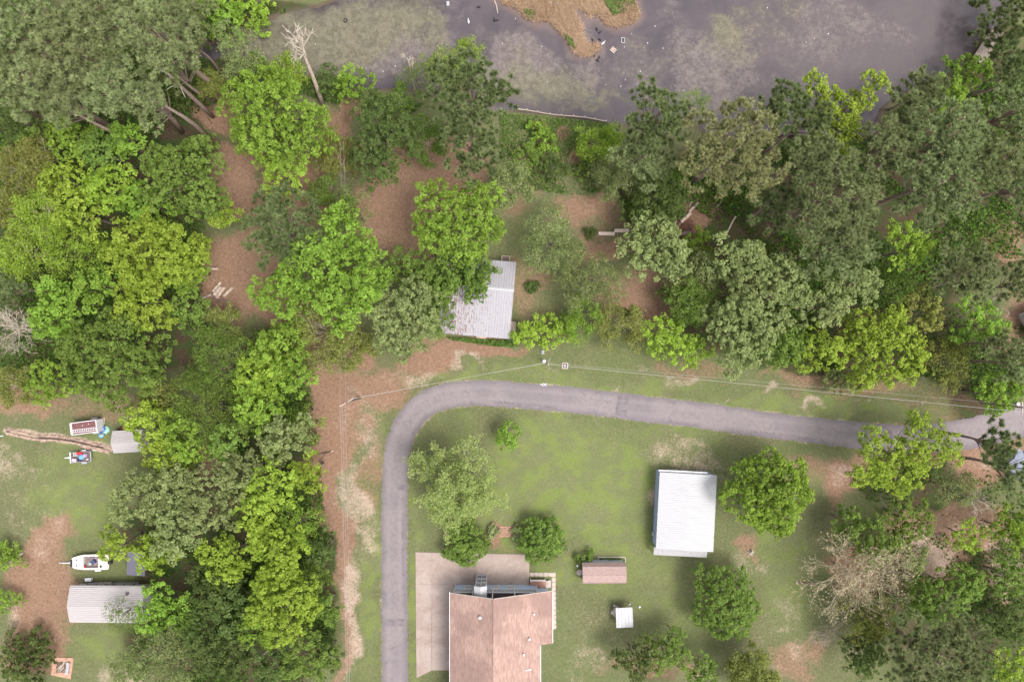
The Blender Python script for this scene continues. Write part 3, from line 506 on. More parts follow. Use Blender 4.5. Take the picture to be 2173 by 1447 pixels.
TREES = """
60 45 80 25 p pine|grey-green pine crown filling the top left corner of the wood
165 120 100 26 p pine|large spreading grey-green pine with forked limbs showing, upper left of the wood
75 185 78 24 p pine|grey-green pine on the left edge below the corner pine
245 45 85 26 p pine|tall pine at the top edge with a reddish trunk slanting up
345 80 92 27 p pine|broad pine crown above the long slanting bare pine trunk
390 30 60 12 p pine|pine at the top edge nearest the bright bushes by the creek
250 195 70 24 p pine|pine in the middle of the upper left pine stand, limbs bare below
325 220 62 22 p pine|drooping pine on the lower edge of the upper left pine stand
150 225 62 22 p pine|pine on the lower left side of the pine stand above broadleaf trees
405 100 38 13 p pine|small pine top with white forked limbs beside the creek water
378 150 50 17 p pine|small pine filling the corner above the slanting bare trunk
10 120 60 23 p pinedk|darker pine cut by the left edge of the photo, upper part
455 25 62 5 b fresh|bright leafy tree at the top edge left of the creek
525 22 52 4 b lime|yellow-green leafy tree at the top edge touching the creek water
415 60 40 5 b dark|dark shrubby tree under the pine beside the creek
500 98 52 12 f sage @ 490,75,36; 508,112,42; 500,140,30|pale silvery-green willow-like tree leaning beside the creek
545 150 42 8 b mid|green tree on the bank between silvery willow and dead tree
440 175 34 8 s olive|thin yellowish sapling beside the slanting pine trunks
400 200 44 6 b dark|dark undergrowth tree beneath the slanting pine trunk
612 155 44 8 s lime|thin yellow-green tree on the bank beside the tall dead tree
570 240 112 16 b fresh @ 520,215,62; 590,210,70; 630,270,62; 540,280,58; 590,300,60; 660,250,34|very large bright green tree beside the pond bank, west of the dark oak
600 372 58 12 b lime|yellow-lime round tree just below the very large bright green tree
35 250 58 12 b dark|dark green tree on the left edge below the pines
75 300 50 11 b mid|green tree between the left edge and the broadleaf ridge, below dark one
45 345 66 14 s olive|pale olive thin-leaved tree on the left edge at a third of the height
150 290 56 13 b fresh|fresh green tree directly below the pine stand, left one
215 325 58 13 b mid|medium green tree in the middle of the western broadleaf canopy
270 300 48 12 b fresh|fresh green tree directly below the pine stand, right one
395 375 80 14 b mid @ 350,350,50; 420,330,50; 400,400,58; 430,420,40; 340,410,40|wide medium green tree on the west edge of the brown clearing
130 385 58 13 b lime|yellow-lime rounded tree in the western wood
225 395 58 13 b lime|lime tree right of the yellow-lime rounded tree in the western wood
300 430 60 12 b fresh|green tree behind the wide medium green tree, western wood
20 440 56 12 s olive|sparse olive tree on the left edge above the loose lime tree
75 460 68 13 s lime|loose lime tree with gaps near the left edge
165 455 64 13 b lime|large lime tree in the heart of the western wood
475 458 40 9 b lime|small lime tree on the clearing edge left of the grey-green oak
30 535 66 13 s lime|sparse yellow-green tree on the left edge at mid height
150 530 62 12 f lime|feathery yellow-green tree in the western wood above two round green trees
170 545 40 8 b dark|dark green low tree showing in a gap of the western wood
310 540 88 15 b lime @ 290,500,55; 350,520,58; 300,570,58; 390,560,50; 260,540,40|biggest lime tree on the west side of the brown clearing
300 640 70 14 b lime|lime tree directly below the biggest lime tree
395 570 56 11 b fresh|green tree overhanging the cut logs in the clearing
110 655 60 13 b fresh @ 110,625,42; 105,680,46; 125,650,44|rounded bright green tree with tight tufts near the left edge
200 610 56 13 b fresh|rounded bright green tree right of the other tight-tufted tree
20 615 44 12 p pinedk|dark grey pine on the left edge beside the tight-tufted tree
20 700 62 10 d olive|bare pale-twigged tree on the left edge
400 660 52 10 b mid|green tree on the shady west edge below the cut logs
430 700 40 7 b dark|dark small tree in the shadow below the cut logs
235 765 108 14 b mid @ 170,745,55; 240,720,60; 290,770,55; 220,810,60; 180,800,40; 310,800,34|wide medium green spreading tree above the maroon-roofed trailer
105 810 58 9 b fresh|light green tree at the yard edge left of the wide spreading tree
20 820 48 8 s olive|thin olive tree on the left edge above the yard trench
465 700 52 8 s olive|thin yellow-olive tree at the lower edge of the clearing
465 775 72 12 f mid @ 450,740,46; 480,790,50; 430,800,46; 500,740,40|soft feathery green tree below the clearing, upper one
430 865 80 12 f mid @ 410,840,50; 460,870,52; 420,910,46; 490,900,40|soft feathery green tree below the clearing, lower one
325 840 46 8 s olive|yellowish thin tree beside the small ribbed shed
590 735 72 14 b fresh|dense bright green tree at the north end of the roadside wood
555 790 66 13 b lime|lime tree with bare grey twigs at the north end of the roadside wood
620 800 54 13 b fresh|bright green tree on the east rim of the roadside wood below the dense one
545 860 62 13 b fresh|bright green tree in the roadside wood left of the olive-tufted tree
645 905 42 10 f fresh|soft bright green tree on the east rim of the roadside wood facing the pole
605 930 62 13 b sage|olive-tufted tree in the middle of the roadside wood
310 905 58 12 b lime|lime tree overhanging the small ribbed shed
385 925 64 12 b fresh|fresh green tree right of the small ribbed shed
350 965 56 11 b lime|lime tree at the yard edge below the small ribbed shed
480 930 50 12 b mid|green tree above the brown gap in the lower left wood
650 1005 48 12 b lime|lime tree bulging towards the road verge
575 1030 66 14 b lime|large lime tree in the roadside wood, upper one of a row
295 1065 78 13 b sage @ 280,1040,44; 320,1060,48; 260,1085,36; 340,1030,36|pale sage-green tree at the edge of the left lawn
360 1115 72 13 b sage @ 350,1085,44; 380,1120,50; 350,1155,40|pale sage-green tree right of the boat, behind its neighbour
372 1010 44 12 b sage|small sage-green tree left of the brown gap
440 1065 72 13 b sage @ 430,1035,46; 460,1080,48; 420,1090,42|sage-green tree just below the brown gap
510 1005 62 13 b sage|sage-green tree just right of the brown gap
545 1095 58 13 b lime|yellow-lime tree in the middle of the lower left wood
625 1115 56 11 f fresh|soft feathery green tree on the verge side of the lower roadside wood
475 1190 62 12 b lime @ 450,1175,40; 490,1190,42; 470,1220,36|lime tree standing alone among dark crowns, lower left wood
245 1160 46 10 b lime|bright lime tree overhanging the boat
322 1182 48 10 b lime|lime tree beside the dark ribbed roof
590 1190 80 14 b lime @ 560,1160,46; 610,1170,48; 590,1220,50|large lime tree in the roadside wood, middle one of a row
600 1285 88 15 b lime @ 580,1250,50; 630,1270,48; 600,1310,54; 550,1300,40|largest lime tree in the roadside wood, lowest one of a row
540 1330 50 11 b fresh|green tree left of the largest lime tree in the roadside wood
685 1165 42 8 b dark|dark green tree between roadside wood and verge
690 1290 42 8 b mid|green tree on the verge edge right of the largest lime tree
665 1225 40 8 b mid|green tree on the verge edge above its similar neighbour
335 1300 62 11 b fresh @ 340,1275,42; 320,1310,38; 360,1310,36|fresh green tree overhanging the east end of the long ribbed shed
255 1305 36 8 f mid|wispy green sapling leaning over the long ribbed shed
450 1255 62 10 b dark|dark green tree behind the lime tree, lower left wood
500 1300 76 11 b dark|broad dark green tree in the lower left wood
425 1340 60 10 b dark|dark green tree below the ribbed shed's east end
480 1395 82 11 b dark|broad dark green tree at the bottom edge, lower left wood
330 1385 78 11 f sage @ 300,1400,46; 350,1370,50; 370,1420,46; 260,1420,34|pale feathery tree at the bottom edge below the long ribbed shed
400 1310 46 9 f mid|feathery green tree between ribbed shed and dark crowns
580 1410 54 9 b dark|dark low tree at the bottom edge beside the broken branch
645 1395 66 11 b mid|medium green tree at the bottom edge beside the verge
695 1390 36 7 b dark|dark green tree on the verge edge at the bottom
3 1180 40 3.5 b fresh|green tree cut by the left edge beside the boat yard
3 1275 34 3.5 b fresh|green tree cut by the left edge level with the long ribbed shed
45 1410 66 5 b dark|dark green tree in the bottom left corner beside the fire pit
595 485 90 17 p pinedk|rounded grey-green pine in the middle of the brown clearing
745 445 46 12 f sage|pale sage feathery tree touching the grey-green pine
700 575 135 17 b fresh @ 725,495,66; 655,560,66; 745,575,72; 590,620,54; 725,650,56; 785,605,44; 690,620,50|great bright green oak-like tree left of the white-roofed cabin
860 580 62 10 b mid @ 850,565,40; 890,580,42; 880,620,34|medium green tree between the great bright tree and the cabin roof
862 675 88 13 b sage @ 870,640,54; 830,670,50; 880,700,54; 840,715,46; 900,660,40|round sage-green tree at the cabin's south-west corner
928 660 44 7 b mid @ 925,640,34; 932,680,32; 940,615,26|green tree squeezed against the cabin's west side
975 470 96 16 b fresh @ 930,440,56; 1010,440,58; 970,500,60; 1030,490,42; 920,490,44|large bright green tree north of the white-roofed cabin
975 585 64 9 b mid @ 960,570,48; 1000,575,50; 945,600,40; 1005,610,34; 985,595,40|medium green tree spreading over the cabin roof
810 290 80 14 b dark @ 810,250,56; 800,300,62; 850,270,42; 810,360,40|dark evergreen oak with whitish flecks beside the pond bank
905 295 52 8 s mid|twiggy grey-green tree between dark oak and pine
715 340 56 8 s olive|thin olive tree over the brown ground right of the yellow-lime tree
695 410 50 8 s mid|thin green tree beside the sage feathery tree
1000 205 96 23 p pinedk|tall dark pine leaning out over the pond, centre
1000 310 74 19 p pinedk|lower dark pine on the north side of the brown clearing
965 118 58 9 f lime @ 930,130,40; 990,110,42; 965,150,36|soft yellow-green willow at the pond edge behind the tall dark pine
880 165 36 8 f mid|thin feathery sapling on the pond bank with white twigs above
745 175 46 6 u fresh|round green bank shrub right of the dead tree
690 170 36 5 u dark|dark bank shrub at the foot of the dead tree
845 205 36 5 u mid|low bank shrub above the dark evergreen oak
1085 395 58 9 s sage|sparse pale tree with dark stems north-east of the cabin
690 705 86 8 s olive|wide thin tree over brown ground between great tree and roadside wood
745 745 50 6 s olive|thin yellowish sapling near the bend of the verge
1385 250 74 23 p pinedk|dark pine at the pond bank with deep green tufts
1365 325 72 19 p pine|feathery pine with a bare curved limb below the dark pond pine
1395 415 78 10 b dark|dark leafy tree above the wooden benches
1545 320 108 25 p pinepale|large yellowish pale pine near the pond's south shore
1472 222 36 9 f fresh|bright feathery sapling at the water between dark and pale pines
1275 300 54 8 s lime|thin lime tree in the weedy scrub below the pond
1310 375 54 8 s sage|thin pale green tree in the scrub left of the dark leafy tree
1240 350 34 3 u mid|low green shrub in the weedy scrub, right part
1170 350 36 3 u dark|low dark shrub in the weedy scrub, middle part
1120 330 36 4 u mid|green shrub at the pine's side of the weedy scrub
1150 290 40 3 u fresh|green shrub behind the timber pond edging
1650 235 56 22 p pinedk|dark pine at the pond shore right of the pale pine
1705 265 56 20 p pinedk|dark pine beside the bright lime tree on the shore
1790 240 84 18 b lime @ 1728,180,28; 1842,185,36; 1790,225,56; 1800,280,40; 1755,240,34|bright lime irregular tree jutting over the pond on the right
1710 330 58 20 p pine|grey pine below the dark shore pines
1765 425 108 24 p pine|great round grey-green pine in the right-hand wood
1640 440 60 16 p pinedk|shaded pine between the pale pine and the great round pine
1870 320 62 21 p pine|pine between bright lime tree and right-hand pine group
1955 190 58 12 p pine|pine standing out over the water at the right shore
1925 250 54 15 p pine|pine just below the one over the water, right shore
2005 300 86 24 p pine|broad pine in the middle of the right-hand pine group
1985 395 92 24 p pine|broad pine with whitish limbs above the bright green tree, right wood
2095 345 72 23 p pine|pine left of the bare red patch at the right edge
2145 240 66 24 p pine|tall pine at the right edge below the jetty
2140 50 80 7 p pinedk|pine overhanging the wooden jetty, top right corner
2150 150 58 13 p pinedk|dark pine just below the jetty at the right edge
2065 150 50 7 b fresh|bright green tree on the shore below the jetty
2020 200 50 8 b fresh|fresh green tree on the right shore between two pines
1780 520 78 19 p pine|pine joined to the lower side of the great round pine
2160 400 50 21 p pine|pine at the right edge above the bare red patch
1925 525 60 14 b lime|vivid lime tree among the right-hand pines
2040 580 74 19 p pine|yellowish grey pine with curly tufts near the right edge
1815 600 62 15 b sage|pale sage-green tree in the middle of the right wood
1750 650 56 15 b sage|sage-green tree below and left of the palest sage tree
1560 545 60 13 b sage|sage-tufted tree at the edge of the debris gully
1630 610 92 15 b sage @ 1600,570,54; 1660,590,52; 1630,650,58; 1580,640,46; 1690,630,36|great sage-tufted tree east of the cabin lawn
1575 710 82 13 b sage @ 1550,690,50; 1610,710,52; 1570,750,46|sage-tufted tree at the verge, below the great sage tree
1665 735 56 12 b mid|green tree at the verge between sage and lime trees
1745 745 58 12 b lime|lime tree at the verge left of the widest lime tree
1865 745 88 13 b lime @ 1830,720,50; 1890,700,48; 1870,770,56; 1930,760,46; 1840,690,40|widest lime tree hanging over the right-hand verge
1955 660 54 11 b olive|olive-lime tree behind the widest lime tree
1905 610 46 10 f mid|feathery grey-green tree between palest sage tree and curly pine
2015 770 58 9 f olive|brownish olive feathery tree right of the widest lime tree
1785 808 40 4 u sage|bluish low shrub at the verge under the lime trees
2085 690 60 12 b fresh|fresh green tree near the right edge left of the red roof
2115 740 42 14 p pine|small grey pine top in front of the fresh green tree, right edge
2125 835 60 11 b fresh @ 2110,820,40; 2150,830,40; 2120,855,30|bright green tree with bare grey branch beside the right-hand power pole
2155 770 50 14 p pine|grey pine at the right edge above the power pole
2150 600 42 12 p pine|grey pine beside white forked limbs at the right edge
2105 940 50 15 p pinedk|dark pine growing through the road's right end
2150 1000 52 15 p pine|grey pine over the blue-grey roof at the right edge
1925 975 100 14 b lime @ 1880,960,50; 1960,930,50; 1930,1000,56; 1850,1000,44; 2010,950,44|big bright lime tree overhanging the road's south side
1648 1050 94 12 r fresh|isolated round bright green tree beside the workshop
985 1155 52 5 r mid|round dark green clipped tree at the driveway's north edge
1150 1147 50 5 r mid|round dark green clipped tree right of the brown planting bed
1545 1285 76 8 r mid|round olive-green tree below the white workshop
1350 1405 52 8 b dark|dark green tree at the bottom edge, left of three
1418 1395 48 8 b mid|medium green tree at the bottom edge, middle of three
1490 1425 40 7 b mid|medium green tree at the bottom edge, right of three
1432 1352 26 6 b mid|small green tree standing above the three bottom-edge trees
1595 1430 62 8 s olive|pale twiggy half-bare tree at the bottom edge
965 1030 100 11 s palelime|light green see-through tree with pale radiating branches inside the road bend
1077 930 32 5 b fresh|small bright green tree alone on the lawn inside the road bend
1172 515 68 10 f sage @ 1165,480,46; 1180,530,50; 1140,540,36|soft pale green tree east of the cabin, left one
1235 585 70 10 f sage @ 1220,560,46; 1270,590,50; 1230,620,36; 1300,610,30|soft pale green tree east of the cabin, middle one
1390 530 78 12 b sage @ 1390,490,48; 1420,530,48; 1360,540,46; 1430,570,36; 1340,520,30|pale sage tree over the wooden benches
1485 515 34 5 u fresh|vivid green shrub beside the fallen log pile
1505 575 52 10 f sage|pale green tree between benches tree and great sage tree
1470 640 60 9 s mid|thin grey-green tree with bare twigs on the lawn's east side
1238 680 54 7 f fresh|vivid green soft-leaved tree on the cabin's lawn
1165 705 58 5 b lime @ 1140,705,30; 1170,700,34; 1205,695,30; 1110,715,22|low lime-coloured spreading tree beside the cabin's south-east corner
1325 690 56 7 s olive|yellowish half-bare tree on the lawn south-east of the cabin
1430 730 66 8 b lime @ 1395,720,38; 1440,740,38; 1480,740,34; 1420,700,34|low lime tree at the verge near the right boundary of the lawn
2030 1040 46 10 f sage|sage feathery tree below the big bright lime tree
2085 1065 36 8 d olive|bare white-twigged tree near the right edge
1855 1150 62 10 b mid|medium green tree right of the isolated round tree, upper one
1935 1105 62 9 b mid|green tree directly below the big bright lime tree
1800 1110 40 7 b mid|small green tree at the lawn's right edge
1930 1185 46 9 b sage|sage tree beside the pinkish bare ground, right side
1815 1225 100 9 s tanbud|wide pale tan twiggy tree at the right lawn edge
2030 1255 78 9 b mid @ 2000,1270,46; 2050,1240,48; 2020,1300,40; 1960,1270,40|flecked medium green tree between tan twiggy tree and right edge
2060 1140 44 7 b lime|lime shrubby tree amid pinkish bare ground
2155 1130 56 9 b fresh|fresh green tree at the right edge below the blue-grey roof
2150 1230 46 8 b mid|green tree at the right edge below bare pinkish ground
2145 1320 62 9 b dark|dark green tree at the right edge near the bottom
1845 1320 62 9 b olive|yellowish green tree left of the big bottom pine
1835 1395 54 9 b dark|dark green tree left of the big bottom pine at the bottom edge
2000 1400 112 20 p pine|big grey-green pine at the bottom right
2150 1420 50 9 b lime|lime tree in the bottom right corner
"""
def parse_trees():
    out = []
    for ln in TREES.strip().split('\n'):
        head, label = ln.split('|'); lob = None
        if '@' in head:
            head, l = head.split('@'); lob = [tuple(float(v) for v in q.split(',')) for q in l.split(';')]
        p = head.split(); out.append((float(p[0]), float(p[1]), float(p[2]), float(p[3]), p[4], p[5], label.strip(), lob))
    return out
for i, (px, py, r, h, kind, col, label, lob) in enumerate(parse_trees()):
    make_tree(px, py, r, h, kind, col, label, lob, seed=i)

# tall dead tree on the bank
def dead_tree(bx, by, tx, ty, h, r0, label, nl, R, seed, z0=.62):
    rng = np.random.default_rng(seed); b = G(bx, by); t_ = G(tx, ty, h); d = t_ - b
    root = empty('dead_tree', b, 0, label, 'tree')
    path = [d * f + Vector((rng.normal(0, .12), rng.normal(0, .12), 0)) * (f > 0) for f in (0, .2, .4, .6, .8)]
    path[0] = Vector((0, 0, -.3))
    MB().tube(path, [r0 * 1.2, r0, r0 * .85, r0 * .65, r0 * .45], 8).build('trunk', LOGM, root, smooth=True)
    mb = MB()
    for i in range(nl):
        f = rng.uniform(z0, .8); a = rng.uniform(0, 6.28); e = radians(rng.uniform(25, 70))
        q = d * f; L = R * rng.uniform(.5, 1.0); dd = (Vector((cos(a) * cos(e), sin(a) * cos(e), sin(e))) + d.normalized() * .5).normalized()
        p1 = q + dd * L * .5 + Vector(rng.normal(0, .1 * L, 3)); p2 = q + dd * L + Vector(rng.normal(0, .15 * L, 3))
        mb.tube([q, p1, p2], [r0 * .4, r0 * .28, r0 * .1], 5, False)
        for k in range(4):
            s = p1.lerp(p2, rng.uniform(0, .9)); e2 = s + (dd + Vector(rng.normal(0, .6, 3))).normalized() * L * rng.uniform(.3, .55)
            m2 = s.lerp(e2, .5) + Vector(rng.normal(0, .06 * L, 3)); mb.tube([s, m2, e2], [r0 * .2, r0 * .14, .025], 4, False)
            for _ in range(2):
                s3 = s.lerp(e2, rng.uniform(.4, .9)); mb.tube([s3, s3 + (e2 - s).normalized() * L * .16 + Vector(rng.normal(0, .09 * L, 3))], [.035, .02], 3, False)
    mb.build('branches', PALE, root)
    return root
dead_tree(684, 222, 625, 45, 17, .36, 'tall white dead tree leaning out over the pond', 11, 3.6, 3)
dead_tree(880, 205, 866, 108, 10, .14, 'small dead tree with white antler-like twigs at the pond edge', 6, 1.8, 4)
dead_tree(1900, 1020, 1935, 925, 13, .14, 'white dead limbs sticking out of the big bright lime tree', 6, 1.6, 8, .75)
dead_tree(2060, 655, 2120, 628, 9, .16, 'white dead forked limbs beside the curly grey pine near right edge', 5, 3.2, 9, .55)
# long bare leaning pine trunk in front of the pine stand
for bx, by, tx, ty, h, r, lab in ((452, 248, 350, 152, 18, .34, 'long bare reddish pine trunk slanting out of the brown clearing'),):
    rng = np.random.default_rng(int(bx)); b = G(bx, by); d = G(tx, ty, h) - b
    root = empty('leaning_trunk', b, 0, lab, 'trunk')
    MB().tube([Vector((0, 0, -.3))] + [d * f + Vector((rng.normal(0, .1), rng.normal(0, .1), 0)) for f in (.25, .5, .75, 1)], [r * 1.2, r, r * .9, r * .75, r * .5], 8).build('trunk', PBARK, root, smooth=True)
    mb = MB()
    for i in range(5):
        q = d * rng.uniform(.7, 1); e = q + Vector((rng.normal(0, 1.4), rng.normal(0, 1.4), rng.uniform(.3, 1.4))); mb.tube([q, q.lerp(e, .5) + Vector((0, 0, .3)), e], [r * .3, r * .2, .03], 4, False)
    mb.build('branches', PALE, root)

# low growth nobody could count
def scatter(polys, n, rng, pad=0):
    P = np.zeros((0, 2))
    for poly, cnt in polys:
        a = np.array(poly); lo, hi = a.min(0), a.max(0); q = rng.uniform(lo, hi, (cnt * 3, 2)); q = q[inside(q[:, 0], q[:, 1], poly)][:cnt]; P = np.concatenate([P, q])
    return P
def ground_cover(name, polys, mat, rng, hmax, size, label, cat, upright=.35, asp=.7, dens_scale=.02, thr=-.05, bladed=False):
    P = scatter(polys, 0, rng); nz = wob(P[:, 0] * dens_scale * 50, P[:, 1] * dens_scale * 50); keep = nz + rng.normal(0, .25, len(P)) > thr; P = P[keep]; nz = nz[keep]
    pd = sdist(P[:, 0], P[:, 1], POND); pi_ = sdist(P[:, 0], P[:, 1], ISLE); m = (pd < -2) | (pi_ > 2); P, nz = P[m], nz[m]
    z = ground_z(P[:, 0], P[:, 1]) + rng.uniform(.02, 1, len(P)) ** 1.5 * hmax * np.clip(.5 + nz, .2, 1)
    W = np.stack([(P[:, 0] - CX) * S, -(P[:, 1] - CY) * S, z], 1)
    if bladed:
        W[:, 2] = ground_z(P[:, 0], P[:, 1]); D = unit(rng.normal(0, .8, W.shape) * np.array([1, 1, .2]) + np.array([.12, -.1, .38])); V = blades(W, D, rng.uniform(.4, 1, len(W)) * hmax, .09, rng)
        me = np_mesh(name, V, 3, np.clip(rng.normal(.5, .25, len(W)) + nz * .25, 0, 1))
    else:
        V = kites(W, unit(rng.normal(0, .5, W.shape) + np.array([0, 0, 1])), rng.uniform(.5, 1, len(W)) * size, asp, rng)
        me = np_mesh(name, V, 4, np.clip(rng.normal(.4, .22, len(W)) + nz * .2, 0, 1))
    return tag(link(name, me, mat), label, cat, kind='stuff')
rng = np.random.default_rng(77)
WOODS = [([(-60, -40), (420, -40), (470, 120), (450, 300), (440, 480), (430, 640), (420, 690), (340, 760), (330, 830), (120, 800), (-60, 830)], 46000),
         ([(490, 700), (650, 720), (672, 900), (690, 1080), (715, 1300), (700, 1480), (240, 1480), (300, 1340), (330, 1200), (300, 1100), (360, 1000), (470, 960)], 36000),
         ([(1480, 300), (1900, 300), (2100, 170), (2260, 60), (2260, 800), (2080, 850), (1980, 800), (1540, 760), (1500, 600), (1530, 480), (1440, 420)], 62000),
         ([(1790, 1000), (2050, 980), (2250, 1050), (2250, 1480), (1800, 1480), (1830, 1300), (1900, 1130)], 16000),
         ([(1300, 330), (1460, 340), (1450, 470), (1330, 470)], 3000), ([(420, 60), (640, 20), (760, -40), (420, -40)], 4000)]
ground_cover('undergrowth', WOODS, LEAF['under'], rng, 1.9, .55, 'dark green undergrowth covering the forest floor between the trunks', 'undergrowth')
SCRUB = [([(1060, 240), (1290, 262), (1340, 300), (1330, 400), (1220, 415), (1100, 400), (1060, 330)], 9000), ([(600, 150), (790, 205), (900, 220), (880, 240), (700, 220), (610, 190)], 3500), ([(945, 715), (1085, 722), (1100, 735), (1060, 736), (960, 722)], 1100),
         ([(1270, 1183), (1326, 1186), (1327, 1195), (1270, 1193)], 260), ([(1860, 1080), (2200, 1090), (2200, 1200), (2100, 1190), (1950, 1150)], 3500)]
ground_cover('weeds', SCRUB, LEAF['ivy'], rng, .7, .42, 'low green weeds and creepers along the pond bank and the bare clearings', 'weeds', thr=-.25)
REED = [([(a, b) for a, b in ISLE], 42000), ([(1060, 300), (1280, 280), (1330, 400), (1100, 400)], 1500), ([(725, 215), (770, 215), (760, 270), (720, 260)], 1600)]
ground_cover('dry_reeds', REED, LEAF['straw'], rng, 1.0, .4, 'tan dry reeds matted over the muddy pond island', 'reeds', thr=-.45, bladed=True)
ground_cover('island_grass', [([(1275, -30), (1350, -30), (1352, 20), (1300, 35), (1285, 10)], 2600), ([(1110, 20), (1135, 22), (1140, 40), (1120, 40)], 300), ([(1195, 70), (1215, 85), (1222, 105), (1205, 95)], 300)], LEAF['ivy'], rng, .5, .4, 'green grass patches among the dry reeds on the pond island', 'grass', thr=-.2)
def tuft(px, py, r, label, grp):
    r *= 1.25; n = 1700; a = rng.uniform(0, 6.28, n); q = np.sqrt(rng.uniform(0, 1, n)) * r * S * .6; W = np.stack([np.cos(a) * q, np.sin(a) * q, np.zeros(n)], 1)
    D = unit(np.stack([np.cos(a) * q * .8, np.sin(a) * q * .8, np.full(n, .35)], 1) + rng.normal(0, .4, (n, 3)))
    o = link('dry_grass_clump', np_mesh('dry_grass_clump', blades(W, D, rng.uniform(.5, 1.1, n), .06, rng), 3, np.clip(rng.normal(.6, .2, n), 0, 1)), LEAF['straw']); o.location = G(px, py)
    return tag(o, label, 'grass clump', grp)
for px, py, r, lab in ((1122, 324, 15, 'biggest tan dry grass clump in the weedy scrub by the pond'), (1148, 267, 13, 'tan dry grass clump nearest the timber pond edging'), (1110, 345, 9, 'small tan grass clump below the biggest one in the scrub'),
        (1152, 303, 8, 'small tan grass clump in the middle of the scrub'), (1195, 283, 13, 'flattened tan grass clump right of the one by the pond edging'), (1222, 335, 11, 'tan grass clump at the right side of the scrub'),
        (740, 225, 17, 'upper tan reed clump left of the dark evergreen oak'), (733, 250, 13, 'lower tan reed clump left of the dark evergreen oak'), (1252, 330, 9, 'last tan grass clump before the thin lime tree')):
    tuft(px, py, r, lab, 'tan dry grass clumps by the pond')

FLOOR = [([(455, 310), (560, 390), (560, 440), (470, 470)], 2500), ([(440, 500), (600, 520), (700, 640), (680, 700), (560, 690), (440, 690)], 5000), ([(690, 260), (760, 270), (800, 420), (690, 420)], 2500), ([(770, 420), (860, 330), (1000, 330), (980, 400), (870, 440), (880, 540), (800, 560)], 5000),
         ([(660, 760), (760, 740), (1080, 725), (1080, 760), (900, 790), (800, 850), (760, 1000), (745, 1447), (725, 1447), (720, 1200), (690, 1080), (670, 900)], 9000), ([(1200, 440), (1320, 440), (1330, 490), (1250, 520)], 1200), ([(1290, 590), (1440, 580), (1440, 690), (1300, 690)], 2200), ([(1900, 1120), (2173, 1120), (2173, 1260), (1930, 1230)], 3000), ([(20, 1130), (150, 1150), (140, 1370), (20, 1370)], 2500)]
ground_cover('leaf_litter', FLOOR, leafmat('fallen_leaves', (0.070, 0.042, 0.028), (0.500, 0.370, 0.260), .1, .01), rng, .05, .26, 'fallen leaves and twigs scattered over the brown bare ground', 'leaf litter', thr=-.6, asp=.35)
# ---------------------------------------------------------------- buildings
def rib_panel(w, L, ribs, rh, th=.02):
    pr = []; p = w / ribs
    for i in range(ribs):
        x = i * p; pr += [(x + .002, 0), (x + p * .62, 0), (x + p * .72, rh), (x + p * .88, rh)]
    pr.append((w - .002, 0)); n = len(pr)
    vs = [(x, 0, z) for x, z in pr] + [(x, L, z) for x, z in pr] + [(x, 0, z - th) for x, z in pr] + [(x, L, z - th) for x, z in pr]
    fs = [(i, i + 1, n + i + 1, n + i) for i in range(n - 1)] + [(2 * n + i + 1, 2 * n + i, 3 * n + i, 3 * n + i + 1) for i in range(n - 1)]
    fs += [(2 * n + i, 2 * n + i + 1, i + 1, i) for i in range(n - 1)] + [(n + i, n + i + 1, 3 * n + i + 1, 3 * n + i) for i in range(n - 1)]
    fs += [(0, n, 3 * n, 2 * n), (n - 1, 3 * n - 1, 4 * n - 1, 2 * n - 1)]
    me = bpy.data.meshes.new('roof_panel'); me.from_pydata(vs, [], fs); me.update(); return me
def roof_plane(parent, A, B, D, width, ribs, rh, mat, lift=.03):
    A, B, D = Vector(A), Vector(B), Vector(D); n = max(1, round((B - A).length / width)); wd = (B - A).length / n
    me = rib_panel(wd, (D - A).length, ribs, rh); u = (B - A).normalized(); v = (D - A).normalized(); nn = u.cross(v)
    if nn.z < 0: nn = -nn
    for i in range(n):
        o = A + u * wd * i + nn * lift
        ob = link('roof_panel', me, mat, parent)
        ob.matrix_basis = Matrix(((u.x, v.x, nn.x, o.x), (u.y, v.y, nn.y, o.y), (u.z, v.z, nn.z, o.z), (0, 0, 0, 1)))
def extrude(profile, a0, a1, axis='x'):
    n = len(profile); mk = (lambda a, p: (a, p[0], p[1])) if axis == 'x' else (lambda a, p: (p[0], a, p[1]))
    mb = MB(); mb.add([mk(a0, p) for p in profile] + [mk(a1, p) for p in profile], [tuple(range(n)), tuple(range(2 * n - 1, n - 1, -1))] + [(i, n + i, n + (i + 1) % n, (i + 1) % n) for i in range(n)])
    return mb
def fixn(o):
    import bmesh
    bm = bmesh.new(); bm.from_mesh(o.data); bmesh.ops.recalc_face_normals(bm, faces=bm.faces); bm.to_mesh(o.data); bm.free(); return o
def metal(name, c, rust=0.0, sx=(1, 1, 1), thr=(.56, .64), side=None, grime=.25):
    t = NT(name); n = t.noise(1.1, 5, .7, stretch=sx); n2 = t.noise(.35, 3, .6); n3 = t.noise(2.6, 4, .7, stretch=sx)
    col = t.mix(t.ramp(n, .3, .7, 0, grime), c, tuple(x * .72 for x in c)); col = t.mix(t.ramp(n2, .3, .7, 0, grime * .5), col, tuple(min(1, x * 1.12) for x in c))
    if rust:
        f = t.math('MULTIPLY', n3, 1.0)
        if side is not None:
            sp = t.new('SeparateXYZ'); t.L(t.pos(), sp.inputs[0]); f = t.math('ADD', n3, t.ramp(sp.outputs['X'], side[0], side[1], side[2], side[3]))
        col = t.mix(t.ramp(f, thr[0], thr[1], 0, rust), col, (.165, .085, .06))
    return t.done(col, .42, .45, 0.0)
ROOFW = metal('rusted_white_roof_metal', (.315, .30, .32), .95, (2.4, .55, 1), (.56, .60), (-11, -1, .06, -.07))
